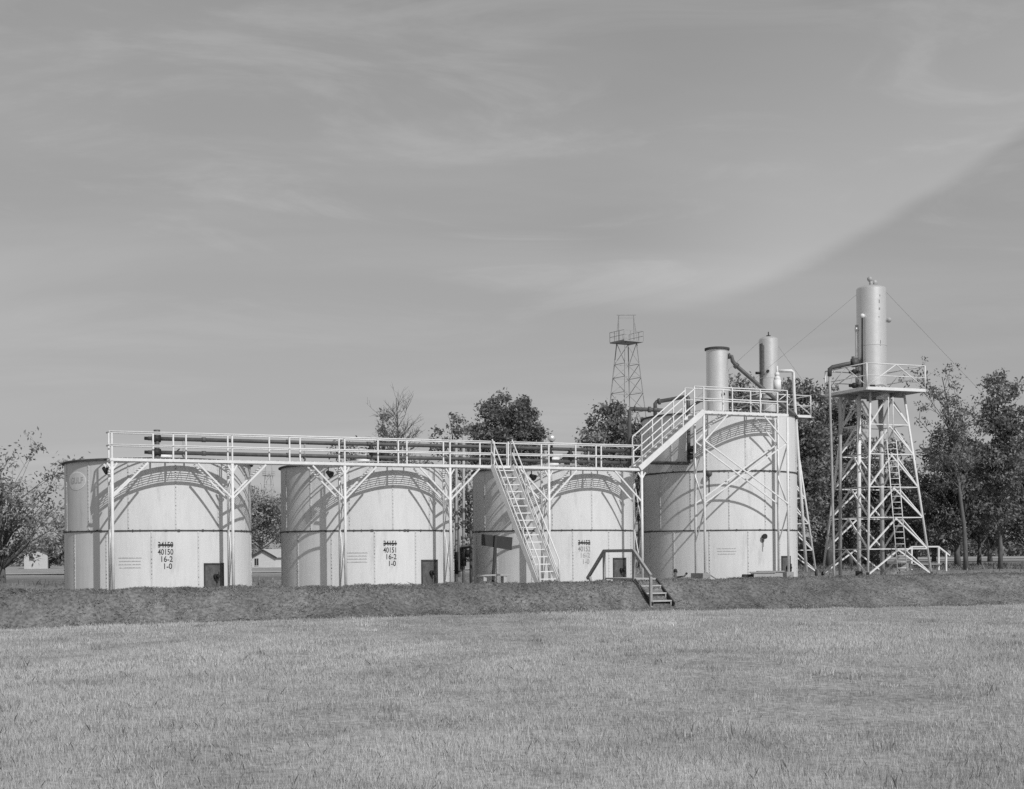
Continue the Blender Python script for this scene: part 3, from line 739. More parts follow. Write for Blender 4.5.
for (th, z, h, w) in ((.55, 12.2, .16, .03), (.56, 11.9, .1, .05), (.52, 11.55, .06, .03), (.6, 12.5, .08, .03), (.62, 10.3, .25, .025)):
    curved_patch(mb, T_v1, th - w, th + w, z, z + h, .003, .004, 1)
mb.tn = 1.0; mb.build('scrape_marks', M['stain'], vr)
def guy(root, p, q): mb = MB(); mb.tube(p, q, .0045, 4); mb.build('guy_wire', M['black'], root)
guy(vr, at(857.3, 294, TY), at(512, 580, 80)); guy(vr, at(886, 292, TY), at(1140, 559, 82)); guy(vr, V((vx, TY + vrad, vzt - .2)), V((TX + 2, 88, -.2)))
# second tower and vessel behind the tall tank
T2Y = 77.0; T2X = at(769, 420, T2Y).x
tw2, cor2, ZPL2 = treater_tower(T2X, T2Y, R(-20.2), 'white braced steel tower mostly hidden behind the tall tank')
v2, v2x, v2r, v2zt = vessel(759, 778, 338.5, T2Y, ZPL2, 'tall pale vessel with a rusty streak, on the tower behind the tall tank')
mb = MB(); T_v2 = Tank(V((v2x, T2Y, 0)), v2r); curved_patch(mb, T_v2, -1.15, -0.62, ZPL2 + .4, v2zt - .3, .004, .006, 6); curved_patch(mb, T_v2, -.62, -.45, ZPL2 + 2.2, v2zt - .4, .004, .006, 3); mb.build('rust_streak', M['stain'], v2)
mb = MB(); c = V((v2x, T2Y, v2zt + .1)); mb.tube(c, c + V((0, 0, .25)), .03, 6); mb.tube(c, c + V((0, 0, .06)), .12, 10); mb.build('top_plug', M['black'], v2)
mb = MB(); c = at(767.5, 371.3, T2Y - v2r - .02); mb.tube(c, c + V((0, -.15, 0)), .08, 8); mb.tube(at(755.5, 373, T2Y - .2), at(760, 373, T2Y - .2), .07, 8); mb.build('side_plug', M['black'], v2)
mb = MB(); Yl = T2Y - 1.5; mb.path([at(779, 371, Yl), at(791.5, 370.8, Yl), at(793.3, 372.3, Yl), at(794.0, 392, Yl), at(796.5, 430, Yl), at(800, 480, Yl), at(806.5, 572, Yl)], .085, 10); mb.build('discharge_pipe', MW, v2)
mb = MB(); mb.tube(at(777.3, 392, Yl), at(777.3, 380, Yl), .2, 14); mb.ball(at(777.3, 379, Yl), .18, 12); mb.tube(at(777, 375, Yl), at(777, 366, Yl), .06, 8); mb.tube(at(775, 374.5, Yl), at(779, 374.5, Yl), .12, 10); mb.build('regulator', M['white'], v2)
guy(v2, at(759, 342, T2Y), at(505, 572, 96)); guy(v2, at(778, 346, T2Y), at(935, 566, 100)); guy(v2, V((v2x, T2Y + v2r, v2zt - .2)), V((v2x + 1, 98, -.2)))

# ------------------------------------------------------------------ things between and in front of the tanks
# valve risers between the second and third tank
Yr = 57.2
vm = empty('valve_manifold', at(463, 583, Yr), 'upright pipes and valves in the gap between two low tanks', 'pipes')
for px, y0 in ((456.3, 441), (463.6, 436)):
    mb = MB(); mb.tube(at(px, y0, Yr), at(px, 593, Yr), .055, 8); mb.build('upright_pipe', M['galv'], vm)
mb = MB(); mb.path([at(471, 593, Yr - .1), at(471, 548, Yr - .1), at(470, 546.8, Yr - .1), at(461.5, 546.8, Yr - .1), at(461.2, 548, Yr - .1), at(461.2, 571, Yr - .1), at(456.5, 571.2, Yr - .1)], .06, 8); mb.build('crossover_pipe', M['pipe'], vm)
mb = MB(); mb.tube(at(463.8, 547, Yr - .2), at(463.8, 566, Yr - .2), .10, 10); mb.tube(at(456.5, 552, Yr - .2), at(456.5, 574, Yr - .2), .08, 10); mb.tube(at(465.5, 553.5, Yr - .2), at(470, 553.5, Yr - .2), .14, 10); mb.build('gate_valve', M['black'], vm)
# sign seen from behind
Ys = 55.2
sg = empty('sign', at(492.6, 590, Ys), 'dark board on a leaning dark post in front of the third tank', 'sign')
mb = MB(); c = [at(481.6, 534, Ys), at(512.6, 537.4, Ys), at(511.6, 550.3, Ys), at(481.2, 545.2, Ys)]
bk_ = V((0, .04, 0)); mb.hexa([p + bk_ for p in (c[3], c[2], c[1], c[0])] + [c[3], c[2], c[1], c[0]])
mb.build('board', M['darkwood'], sg)
mb = MB(); mb.bar(at(495.9, 535, Ys - .06), at(492.4, 592, Ys - .06), .10, .07); mb.build('post', M['darkwood'], sg)
bn = empty('bench', at(493, 593, Ys - .5), 'low plank bench with stub legs beside the leaning sign post', 'bench')
Yb = Ys - .5
mb = MB(); mb.bar(at(476.8, 575.6, Yb), at(510, 574.4, Yb), .34, .055); mb.build('plank_top', M['wood'], bn)
for px in (483.7, 503.8):
    mb = MB(); mb.bar(at(px, 576.2, Yb), at(px, 594, Yb), .13, .28); mb.build('leg', M['wood'], bn)
# stile over the bank
Yo = 52.0; pe = at(645, 580, Yo); ZS = .22
dv = NN.copy(); wvS = V((U.x, U.y, 0)) * .44
sl = empty('stile', (pe.x, pe.y, 0), 'wooden steps with one grey handrail crossing over the grass bank', 'steps')
pe.z = ZS
mb = MB(); c = pe - dv * 1.1; mb.box(c, (2.2, .90, .06), dv); mb.build('landing', M['wood'], sl)
for s in (-1, 1):
    mb = MB(); mb.bar(pe + wvS * s + V((0, 0, -.08)), pe + wvS * s + dv * 1.25 + V((0, 0, -.92)), .05, .24); mb.build('stringer', M['darkwood'], sl)
    mb = MB(); mb.bar(pe - dv * 2.2 + wvS * s + V((0, 0, -.08)), pe + wvS * s - dv * 3.1 + V((0, 0, -.72)), .05, .24); mb.build('stringer', M['darkwood'], sl)
for k in range(3):
    p = pe + dv * (.28 + .36 * k) + V((0, 0, -.24 - .26 * k)); mb = MB(); mb.box(p, (.32, .84, .05), dv)
    mb.box(p + wvS * .9 + V((0, 0, -.1)) + dv * .12, (.05, .05, .2), dv); mb.build('tread', M['wood'], sl)
for k in range(2):
    p = pe - dv * (2.48 + .36 * k) + V((0, 0, -.26 - .26 * k)); mb = MB(); mb.box(p, (.3, .7, .045), dv); mb.build('tread', M['wood'], sl)
ra = pe - wvS * 1.05; up = V((0, 0, 1.02))
a, b, c, d = ra + dv * 1.2 + V((0, 0, -.85 + .98)), ra + up, ra - dv * 2.2 + up, ra - dv * 3.55 + V((0, 0, -.02))
for p, q in ((a, b), (b, c), (c, d)):
    mb = MB(); mb.bar(p, q, .09, .11); mb.build('handrail', M['weathered'], sl)
for p, q in ((a, ra + dv * 1.2 + V((0, 0, -1.0))), (b, ra + V((0, 0, -.25))), (c, ra - dv * 2.2 + V((0, 0, -.3))), (d - V((0, 0, -.1)) + dv * .2, ra - dv * 3.1 + V((0, 0, -.6)))):
    mb = MB(); mb.bar(p - V((0, 0, .03)), q, .09, .09); mb.build('rail_post', M['weathered'], sl)
# drain valve and crate by the tall tank
dvv = empty('drain_valve', at(681, 584, 58.3), 'small pipe elbow and valve low on the tall tank, beside the stile', 'valve'); Yq = 58.3
mb = MB(); mb.path([at(675.5, 590, Yq), at(675.5, 570, Yq)], .05, 8); mb.path([at(675.5, 577.5, Yq), at(684.5, 576.3, Yq), at(686.5, 573, Yq)], .035, 8); mb.build('pipe', M['pipe'], dvv)
mb = MB(); mb.ball(at(675.4, 570.5, Yq), .075, 8); mb.ball(at(686.5, 573.5, Yq), .05, 8); mb.tube(at(673.5, 572, Yq), at(677.5, 572, Yq), .03, 6); mb.build('handwheel', M['black'], dvv)
cr = empty('crate', at(762, 592, 57.6), 'low wooden crate with loose planks on top before the tall tank', 'crate'); Yc = 57.2
mb = MB(); A, B = at(754, 580, Yc), at(782.8, 579, Yc); zt_ = zat(768, 573.2, Yc); mb.hexa([V((A.x, Yc, PAD)), V((B.x, Yc, PAD)), V((B.x, Yc + .8, PAD)), V((A.x, Yc + .8, PAD)), V((A.x, Yc, zt_)), V((B.x, Yc, zt_)), V((B.x, Yc + .8, zt_)), V((A.x, Yc + .8, zt_))]); mb.build('box', M['wood'], cr)
mb = MB(); A2 = at(741, 580, Yc + .2); zt2 = zat(745, 574.5, Yc); mb.hexa([V((A2.x, Yc + .2, PAD)), V((A.x - .01, Yc + .2, PAD)), V((A.x - .01, Yc + .7, PAD)), V((A2.x, Yc + .7, PAD)), V((A2.x + .12, Yc + .2, zt2)), V((A.x - .01, Yc + .2, zt2)), V((A.x - .01, Yc + .7, zt2)), V((A2.x + .12, Yc + .7, zt2))]); mb.build('end_box', M['darkwood'], cr)
for px0, py0, px1, py1, dy in ((750, 571.8, 775, 572.4, .1), (757, 572.3, 784, 571.3, .45)):
    mb = MB(); p, q = at(px0, py0, Yc + dy), at(px1, py1, Yc + dy); p.z = q.z = zt_ + .03 + dy * .08; mb.bar(p, q, .28, .045); mb.build('plank', M['weathered'], cr)
pk = empty('plank_pile', at(714, 590, 57.4), 'pale loose planks slanting down beside the platform footing', 'planks')
for (x0, y0, x1, y1) in ((706, 571.5, 722, 580.5), (712, 576, 724, 580.5)):
    mb = MB(); mb.bar(at(x0, y0, 57.4), at(x1, y1 + 2, 56.9), .1, .04); mb.build('plank', M['wood'], pk)
# stile on the far right, beyond the tower
Yf = 71.0
s2 = empty('stile', at(925, 575, Yf), 'white railed stile on the bank to the right of the ladder tower', 'steps')
path = [at(905.5, 551.5, Yf), at(911.5, 546.8, Yf), at(938.5, 546.6, Yf), at(950, 555.5, Yf)]
for p, q in zip(path, path[1:]): mb = MB(); mb.bar(p, q, .06, .07); mb.build('handrail', MW, s2)
for px, y0, y1 in ((911.5, 547, 566), (938.5, 547, 566), (946, 552, 567)):
    mb = MB(); mb.bar(at(px, y0, Yf), at(px, y1 + 4, Yf), .08, .08); mb.build('rail_post', MW, s2)
mb = MB(); mb.bar(at(911, 564.2, Yf), at(940, 564, Yf), .5, .06); mb.build('landing', M['weathered'], s2)
Yg = 67.8
for k in range(3): mb = MB(); mb.box(at(901 - 3.2 * k, 569 + 2.6 * k, Yg - .35 * k), (.7, .3, .05), V((.7, -.4, 0))); mb.build('tread', M['weathered'], s2)
mb = MB(); mb.bar(at(908, 565, Yf - 1.2), at(893, 576, Yg - 1.1), .06, .2); mb.build('stringer', M['weathered'], s2)

# ------------------------------------------------------------------ derricks far behind
def derrick(cx, cy):
    zb = tz(cx, cy)
    root = empty('oil_derrick', (cx, cy, zb), 'slender open steel derrick behind the stairs, biggest of the two', 'derrick', 'oil derricks beyond the trees')
    al = R(32); H = zat(627, 343, cy) - zb; Wb, Wt = 2.7, .74
    def cor(k, z):
        s = (Wb + (Wt - Wb) * (z / H)) * 1.414; a = al + R(45) + k * math.pi / 2
        return V((cx + s * math.cos(a), cy + s * math.sin(a), zb + z))
    lev = [0, 4.6, 8.2, 11.2, 13.8, 16.0, 17.9, 19.5, 20.9, H]
    lev = [l for l in lev if l < H - .5] + [H]
    for k in range(4):
        mb = MB(); mb.bar(cor(k, 0), cor(k, H), .08, .08); mb.build('leg', M['derrick'], root)
    for i, z in enumerate(lev[1:], 1):
        for k in range(4):
            a, b = cor(k, z), cor((k + 1) % 4, z)
            mb = MB(); mb.bar(a, b, .05, .05); mb.build('girt', M['derrick'], root)
            a2, b2 = cor(k, lev[i - 1]), cor((k + 1) % 4, lev[i - 1])
            mb = MB()
            if i < 6: mb.bar((a + b) / 2, a2, .045, .045); mb.bar((a + b) / 2, b2, .045, .045)
            else: mb.bar(a, b2, .045, .045)
            mb.build('brace', M['derrick'], root)
    # crown platform with rails
    W = 1.36; P = []
    for zz in (H, H + .14):
        for k in range(4): a = al + R(45) + k * math.pi / 2; P.append(V((cx + W * 1.3 * math.cos(a), cy + W * 1.3 * math.sin(a), zb + zz)))
    mb = MB(); mb.hexa(P); mb.build('platform', M['derrick'], root)
    mb = MB()
    for k in range(4):
        a, b = P[4 + k], P[4 + (k + 1) % 4]
        for h in (.5, 1.0): mb.bar(a + V((0, 0, h)), b + V((0, 0, h)), .04, .04)
        for f in (0, .33, .66): p = a.lerp(b, f); mb.bar(p, p + V((0, 0, 1.0)), .04, .04)
    mb.build('railing', M['derrick'], root)
    ht = zat(627, 315, cy) - zb
    for s in (-1, 1):
        mb = MB(); mb.bar(V((cx + .80 * s, cy, zb + H)), V((cx + .78 * s, cy, zb + ht)), .08, .08); mb.bar(V((cx + 1.0 * s, cy, zb + H + 1.0)), V((cx + .78 * s, cy, zb + ht)), .06, .06); mb.build('gin_post', M['derrick'], root)
    mb = MB(); mb.bar(V((cx - 1.0, cy, zb + ht)), V((cx + 1.0, cy, zb + ht)), .10, .10); mb.bar(V((cx - .9, cy, zb + ht - .3)), V((cx + .9, cy, zb + ht - .3)), .05, .05); mb.build('gin_beam', M['derrick'], root)
    mb = MB(); mb.box((cx, cy, zb + H + .4), (.7, .4, .3)); mb.build('crown_block', M['derrick'], root)
    return root
d1 = derrick(at(627, 380, 151).x, 151)
d2 = copy_tree(d1); x2, y2 = xat(269.5, 375), 375.0
d2.location = (x2, y2, tz(x2, y2)); d2['label'] = 'tiny distant steel derrick seen above trees in the gap between two tanks'

# ------------------------------------------------------------------ distant buildings
def gable_house(px0, px1, pye, pyp, Y, depth, label, win, shift):
    A, B = at(px0, pye, Y), at(px1, pye, Y); zr = zat((px0 + px1) / 2, pyp, Y); zb = min(tz(A.x, Y), tz(B.x, Y)) - .1
    m = (A.x + B.x) / 2; ze = (A.z + B.z) / 2
    root = empty('house', (m, Y, zb), label, 'house')
    D = V((shift, depth, 0))
    mb = MB(); f = [V((A.x, Y, zb)), V((B.x, Y, zb)), V((B.x, Y, ze)), V((m, Y, zr)), V((A.x, Y, ze))]
    i = mb.add(f); j = mb.add([p + D for p in f])
    mb.face((i, i + 1, i + 2, i + 3, i + 4)); mb.face((j + 4, j + 3, j + 2, j + 1, j)); mb.face((i + 1, j + 1, j + 2, i + 2)); mb.face((i, i + 4, j + 4, j)); mb.build('wall', M['house'], root)
    ov = .35; s = (zr - ze) / (B.x - m)
    mb = MB(); mb.cm = 0
    for sg_ in (-1, 1):
        e = V((m + sg_ * (B.x - m + ov), Y - .4, ze - s * ov + .04)); r_ = V((m, Y - .4, zr + .04)); D2 = D * 1.06; th_ = V((0, 0, .14))
        q = [e, r_, r_ + D2, e + D2] if sg_ < 0 else [r_, e, e + D2, r_ + D2]
        mb.hexa(q + [p + th_ for p in q])
    rf = mb.build('roof', M['roofing'], root)
    mb = MB()
    for sg_ in (-1, 1):
        e = V((m + sg_ * (B.x - m + ov), Y - .45, ze - s * ov)); r_ = V((m, Y - .45, zr)); mb.bar(e, r_, .08, .34)
    mb.build('barge_board', M['darkwood'], rf)
    for (wx, wy0, wy1, ww) in win:
        p = at(wx, wy0, Y - .05); q = at(wx, wy1, Y - .05); mb = MB(); mb.box((p.x, Y - .03, (p.z + q.z) / 2), (ww, .08, p.z - q.z)); w_ = mb.build('window', M['glass'], root)
        mb = MB(); mb.bar(V((p.x - ww / 2 - .05, Y - .06, q.z - .05)), V((p.x + ww / 2 + .05, Y - .06, q.z - .05)), .12, .1); mb.bar(V((p.x, Y - .09, q.z)), V((p.x, Y - .09, p.z)), .05, .05); mb.build('sill', M['house'], w_)
    return root
gable_house(251, 275.2, 557, 550, 300, 12, 'pale board house with a dark window in the gap between two tanks', [(256.5, 558.5, 565.5, .8)], 8.5)
gable_house(24, 47.5, 552, 547, 320, 10, 'pale board house at the far left beyond the end tank', [(31, 554, 560, .8)], -3)
gable_house(961, 982, 551, 547, 330, 9, 'pale board shed between tree trunks on the far right', [(968.5, 552, 557, 1.2)], 2)

# ------------------------------------------------------------------ trees
def tree(name, label, px, Y, topy, wpx, crown_lo, nclump, nleaf, lsize, seed, lean=0.0, trunk_r=.22, rc=(.5, 1.0), shape=1.0, tone=1.0, hollow=.5, cat='tree', basez=None, cx_px=None, twigs=0, lopside=0.0, lump=1.0):
    r = np.random.default_rng(seed); rd = random.Random(seed)
    bx = xat(px, Y); bz = tz(bx, Y) if basez is None else basez
    zt = zat(px, topy, Y); H = zt - bz; Rr = wpx / 2 / F * Y
    ccx = xat(cx_px, Y) - bx if cx_px is not None else lean * H
    root = empty(name, (bx, Y, bz), label, cat, 'trees behind the tanks')
    mb = MB()
    pts, rad = [], []
    for k in range(9):
        f = k / 8; pts.append(V((bx + ccx * f ** 1.3 + rd.uniform(-.12, .12) * (k > 0) * H / 14, Y + rd.uniform(-.12, .12) * (k > 0) * H / 14, bz - .1 + (H * .93 + .1) * f))); rad.append(trunk_r * (1.25 if k == 0 else 1) * (1 - f) ** .8 + .02)
    mb.path(pts, rad, 9)
    def trunk_at(z):
        f = min(max((z - bz) / (H * .93), 0), 1) * 8; k = min(int(f), 7); return pts[k].lerp(pts[k + 1], f - k), rad[k] + (rad[k + 1] - rad[k]) * (f - k)
    cl = []; zc0 = bz + crown_lo * H
    lumps = [(r.normal(0, 1, 3), r.uniform(.75, 1.15)) for _ in range(9)]
    tries = 0
    while len(cl) < nclump and tries < nclump * 30:
        tries += 1
        d = r.normal(0, 1, 3); d /= np.linalg.norm(d); q = d * (r.random() ** hollow)
        # uneven outline: the envelope is stretched in some directions
        env = 1.0
        for ld, lv_ in lumps:
            c_ = float(np.dot(d, ld) / np.linalg.norm(ld))
            if c_ > .6: env *= 1 + lump * (lv_ - 1) * (c_ - .6) / .4
        hz = zc0 + (q[2] * .5 + .5) * (zt - zc0) * min(env, 1.02)
        f = (hz - zc0) / max(zt - zc0, .1); prof = (max(0.02, 4 * f * (1 - f)) ** .36) if shape else 1
        hr = math.hypot(q[0], q[1]); ang = math.atan2(q[1], q[0])
        rr_ = hr * env * Rr * 1.12
        tp, _ = trunk_at(hz)
        p = V((tp.x + math.cos(ang) * rr_ + lopside * Rr * f, Y + math.sin(ang) * rr_, min(hz, zt - .15)))
        cl.append(p)
    twig_ends = []
    for p in cl:
        hd = math.hypot(p.x - bx - ccx * .5, p.y - Y); za = max(bz + H * max(crown_lo * .75, .12), p.z - hd * rd.uniform(.5, 1.0) - .3)
        za = min(za, bz + H * .9); q, qr = trunk_at(za); m = q.lerp(p, .5) + V((rd.uniform(-.3, .3), rd.uniform(-.3, .3), rd.uniform(-.1, .35))) * min(1, hd / 2)
        r0 = min(qr * .6, .02 + .016 * (p - q).length)
        mb.path([q, q.lerp(m, .5) + V((0, 0, .04)), m, p], [r0, r0 * .75, r0 * .55, .010], 5, False)
        for _ in range(twigs):
            s = m.lerp(p, rd.uniform(.1, 1)); dd = V((rd.gauss(0, 1), rd.gauss(0, 1), rd.gauss(.9, .6))).normalized(); L_ = rd.uniform(.5, 1.5) * Rr / 2.4
            e = s + dd * L_ + (p - q).normalized() * L_ * .6
            mb.path([s, s.lerp(e, .5) + V((rd.uniform(-.1, .1), rd.uniform(-.1, .1), 0)), e], [.018, .012, .005], 4, False)
            twig_ends.append(e)
            for _ in range(2):
                s2_ = s.lerp(e, rd.uniform(.3, .9)); e2 = s2_ + (dd + V((rd.gauss(0, .7), rd.gauss(0, .7), rd.gauss(.2, .5)))).normalized() * L_ * .6
                mb.path([s2_, e2], [.010, .004], 3, False); twig_ends.append(e2)
    mb.build('trunk', M['bark'], root)
    if nleaf:
        centers = np.array([tuple(p) for p in cl] + ([tuple(e) for e in twig_ends] if twigs else []))
        per = nleaf
        n = len(centers) * per
        sig = r.uniform(rc[0], rc[1], len(centers)).repeat(per)[:, None] * (0.5 if twigs else .62)
        ctr = centers.repeat(per, 0) + r.normal(0, 1, (n, 3)) * sig * np.array([1, 1, .72])
        a = r.normal(0, 1, (n, 3)); a /= np.linalg.norm(a, axis=1)[:, None]; b = r.normal(0, 1, (n, 3)); b -= a * (a * b).sum(1)[:, None]; b /= np.linalg.norm(b, axis=1)[:, None]
        s = (lsize * r.uniform(.6, 1.3, n))[:, None]
        v = np.stack([ctr - a * s * .9, ctr - b * s * .42 + a * s * .1, ctr + a * s, ctr + b * s * .42], 1).reshape(-1, 3)
        ct = r.uniform(.7, 1.35, len(centers)).repeat(per)
        raw_mesh('crown', v, 4, M['leaf'], tone * ct * r.uniform(.6, 1.45, n), root)
    return root
def leafy(label, px, Y, topy, wpx, lo, seed, n=110, leaf=85, lsk=.14, **kw):
    return tree('leafy_tree', label, px, Y, topy, wpx, lo, n, leaf, lsk * Y / 100 + .03, seed, **kw)
# left edge
tree('leafy_tree', 'open-branched tree at the far left, beside the end tank', 2, 82, 464, 132, .26, 70, 22, .13, 21, trunk_r=.2, tone=1.2, twigs=1, rc=(.35, .7), hollow=.4)
leafy('dark rounded tree low behind the far-left house', 49, 330, 532, 40, .1, 22, n=90, leaf=60, tone=1.5)
leafy('pale distant tree behind the end tank at left', 96, 190, 492, 90, .2, 23, n=80, leaf=60, tone=1.5)
# gap between first and second tank
leafy('leafy tree filling the gap between the first two tanks', 262, 335, 478, 66, .26, 24, n=150, leaf=60, tone=1.6, lsk=.11, rc=(1.0, 2.2))
leafy('smaller leafy tree behind the first gap, touching the second tank', 288, 345, 488, 46, .28, 25, n=80, leaf=60, tone=1.5, lsk=.11, rc=(1.0, 2.0))
leafy('leafy tree behind the right rim of the end tank', 242, 340, 482, 44, .28, 26, n=80, leaf=60, tone=1.5, lsk=.11, rc=(1.0, 2.0))
# bare tree and neighbours
tree('bare_tree', 'tall bare twiggy tree rising above the walkway', 399, 105, 384, 44, .46, 46, 0, .1, 31, trunk_r=.12, twigs=6, hollow=.45, shape=1.0)
tree('leafy_tree', 'thinly leaved tree tight beside the bare tree', 385, 108, 412, 28, .45, 40, 5, .14, 32, trunk_r=.08, twigs=3, rc=(.2, .4), tone=1.3)
leafy('low leafy tree behind the second tank roof', 352, 112, 433, 34, .4, 33, n=40, leaf=40, tone=1.2)
leafy('low leafy tree behind the rails, right of the bare tree', 420, 118, 444, 70, .4, 40, n=60, leaf=60, tone=1.2)
tree('leafy_tree', 'sparse tree with few large leaf clusters, left of the dense round tree', 458, 96, 405, 42, .56, 30, 34, .16, 34, trunk_r=.10, rc=(.25, .5), cx_px=452, hollow=.3)
tree('leafy_tree', 'thin leaning tree seen in the gap between two tanks', 474, 86, 432, 40, .25, 40, 36, .14, 41, trunk_r=.11, rc=(.3, .6), cx_px=462)
leafy('dense dark round tree above the top of the steep stairs', 508, 104, 391, 66, .42, 61, n=330, leaf=120, rc=(.3, .6), tone=.85, hollow=.40, lsk=.10, lump=.2)
leafy('leafy tree in front of the derrick, left of the tall tank', 611, 100, 402, 68, .42, 36, n=130, leaf=110, rc=(.3, .7), lsk=.12)
leafy('low tree behind the third tank, under the derrick', 640, 112, 430, 56, .35, 37, n=70, leaf=80)
# behind the tall tank and the tower
leafy('dark tree between the two cylinders above the tall tank', 742, 108, 375, 58, .35, 42, n=120, leaf=110, lsk=.12)
leafy('dark tall tree just right of the tall tank', 790, 104, 370, 72, .14, 43, n=230, leaf=95, rc=(.35, .75), trunk_r=.25, lsk=.13)
leafy('dark tall tree left of the ladder tower', 828, 112, 374, 74, .14, 44, n=230, leaf=95, rc=(.35, .75), trunk_r=.25, lsk=.13)
leafy('tree behind the ladder tower legs', 884, 116, 439, 74, .18, 45, n=150, leaf=75, lsk=.12, rc=(.35, .75))
leafy('low tree behind the left leg of the ladder tower', 850, 125, 455, 56, .15, 46, n=100, leaf=75, lsk=.12, rc=(.35, .7))
leafy('low tree behind the right leg of the ladder tower', 915, 125, 474, 60, .18, 47, n=90, leaf=70, lsk=.12, rc=(.35, .7))
tree('tall_tree', 'tall leaning tree with thin leaves, right of the ladder tower', 966, 96, 362, 60, .40, 52, 10, .12, 48, trunk_r=.14, rc=(.25, .5), cx_px=944, hollow=.40, twigs=2)
leafy('mid-height dark tree behind the tall leaning tree', 958, 112, 434, 82, .18, 49, n=190, leaf=75, trunk_r=.22, lsk=.12, rc=(.3, .75), tone=.9)
leafy('tall leafy tree at the right edge', 1000, 102, 370, 54, .18, 50, n=170, leaf=70, trunk_r=.14, lsk=.12, rc=(.3, .7))
leafy('broad tree beyond the right edge tree', 1036, 110, 388, 76, .2, 51, n=120, leaf=65, rc=(.35, .75), trunk_r=.2)
leafy('slim dark tree between the leaning tree and the right edge', 979, 118, 446, 54, .2, 52, n=120, leaf=70, trunk_r=.15, lsk=.12, rc=(.3, .7))
leafy('dark low tree farther back, right of the leaning tree', 990, 150, 470, 70, .12, 53, n=120, leaf=70, lsk=.11, tone=.9)
leafy('dark low tree farther back, just behind the white stile', 934, 155, 476, 62, .15, 54, n=110, leaf=70, lsk=.11, tone=.9)
leafy('bushy tree farther back at the right frame edge', 1030, 150, 455, 70, .12, 55, n=120, leaf=70, lsk=.11)
def woods(px0, px1, Y, h, seed, n):
    r = np.random.default_rng(seed); X = r.uniform(xat(px0, Y), xat(px1, Y), n); Yy = Y + r.uniform(-8, 8, n)
    top = h * (.75 + .25 * np.sin(X * .21 + seed) * np.sin(X * .083 + 1)); z = terrain(X, Yy, False) + top * r.random(n) ** .8
    c = np.stack([X, Yy, z], -1); a = r.normal(0, 1, (n, 3)); a /= np.linalg.norm(a, axis=1)[:, None]; b = np.cross(a, r.normal(0, 1, (n, 3))); b /= np.linalg.norm(b, axis=1)[:, None]
    s = r.uniform(.3, .7, n)[:, None]
    return tag(raw_mesh('far_woods', np.stack([c - a * s, c - b * s * .5, c + a * s, c + b * s * .5], 1).reshape(-1, 3), 4, M['leaf'], r.uniform(.6, 1.5, n)), 'far woods closing the view low along the skyline', 'woods', kind='stuff')
woods(620, 1250, 300, 5, 5, 20000)
woods(-260, 640, 430, 7, 6, 22000)
def brush(px0, px1, Y, h, seed, n, label):
    r = np.random.default_rng(seed); X = r.uniform(xat(px0, Y), xat(px1, Y), n); Yy = Y + r.uniform(-5, 5, n)
    top = h * (.6 + .4 * np.sin(X * .7 + seed) * np.sin(X * .31 + 1)); z = terrain(X, Yy, False) + top * r.random(n) ** 1.2
    c = np.stack([X, Yy, z], -1); a = r.normal(0, 1, (n, 3)); a /= np.linalg.norm(a, axis=1)[:, None]; b = np.cross(a, r.normal(0, 1, (n, 3))); b /= np.linalg.norm(b, axis=1)[:, None]
    s = r.uniform(.12, .3, n)[:, None]
    return tag(raw_mesh('undergrowth', np.stack([c - a * s, c - b * s * .5, c + a * s, c + b * s * .5], 1).reshape(-1, 3), 4, M['leaf'], r.uniform(.7, 1.6, n)), label, 'undergrowth', kind='stuff')
brush(640, 870, 132, 3.4, 3, 12000, 'dark undergrowth under the trees behind the tall tank')

# ------------------------------------------------------------------ camera, light, sky
cam = bpy.data.cameras.new('camera'); co = bpy.data.objects.new('camera', cam); COL.objects.link(co)
cam.sensor_width = 36; cam.lens = F / 1024 * 36; cam.shift_y = (HY - 394.5) / 1024; cam.shift_x = 0.0; cam.clip_end = 9000; cam.clip_start = .1
er, eu, eb = V((CR, 0, -SR)), V((SR, 0, CR)), V((0, -1, 0))
mat = Matrix((er, eu, eb)).transposed().to_4x4(); mat.translation = V((0, 0, EYE)); co.matrix_world = mat
sc.camera = co
EL = R(40); SX, SY = 0.5225, -0.8526
sd = V((SX * math.cos(EL), SY * math.cos(EL), math.sin(EL))).normalized()
li = bpy.data.lights.new('sun', 'SUN'); li.energy = 3.15; li.angle = R(.53); li.color = (1, 1, 1)
lo_ = bpy.data.objects.new('sun', li); COL.objects.link(lo_); lo_.rotation_mode = 'QUATERNION'; lo_.rotation_quaternion = sd.to_track_quat('Z', 'Y'); lo_.location = (20, -20, 40)
w = bpy.data.worlds.new('World'); sc.world = w; w.use_nodes = True
N, L = w.node_tree.nodes, w.node_tree.links
bg = N['Background']
sky = N.new('ShaderNodeTexSky'); sky.sky_type = 'NISHITA'; sky.sun_disc = False; sky.sun_elevation = EL; sky.sun_rotation = math.atan2(SX, SY); sky.altitude = 100; sky.air_density = 1.0; sky.dust_density = 1.5; sky.ozone_density = 1
sep = N.new('ShaderNodeSeparateColor'); L.new(sky.outputs['Color'], sep.inputs['Color'])
def math_(op, a, b=None, c=None, clamp=False):
    m = N.new('ShaderNodeMath'); m.operation = op; m.use_clamp = clamp
    for k, x in enumerate((a, b, c)):
        if x is None: continue
        if isinstance(x, (int, float)): m.inputs[k].default_value = x
        else: L.new(x, m.inputs[k])
    return m.outputs[0]
lum = math_('ADD', math_('MULTIPLY', sep.outputs['Red'], .38), math_('ADD', math_('MULTIPLY', sep.outputs['Green'], .40), math_('MULTIPLY', sep.outputs['Blue'], .22)))
SKYPOW, SKYK = 0.50, 1.85
val = math_('MULTIPLY', math_('POWER', lum, SKYPOW), SKYK)
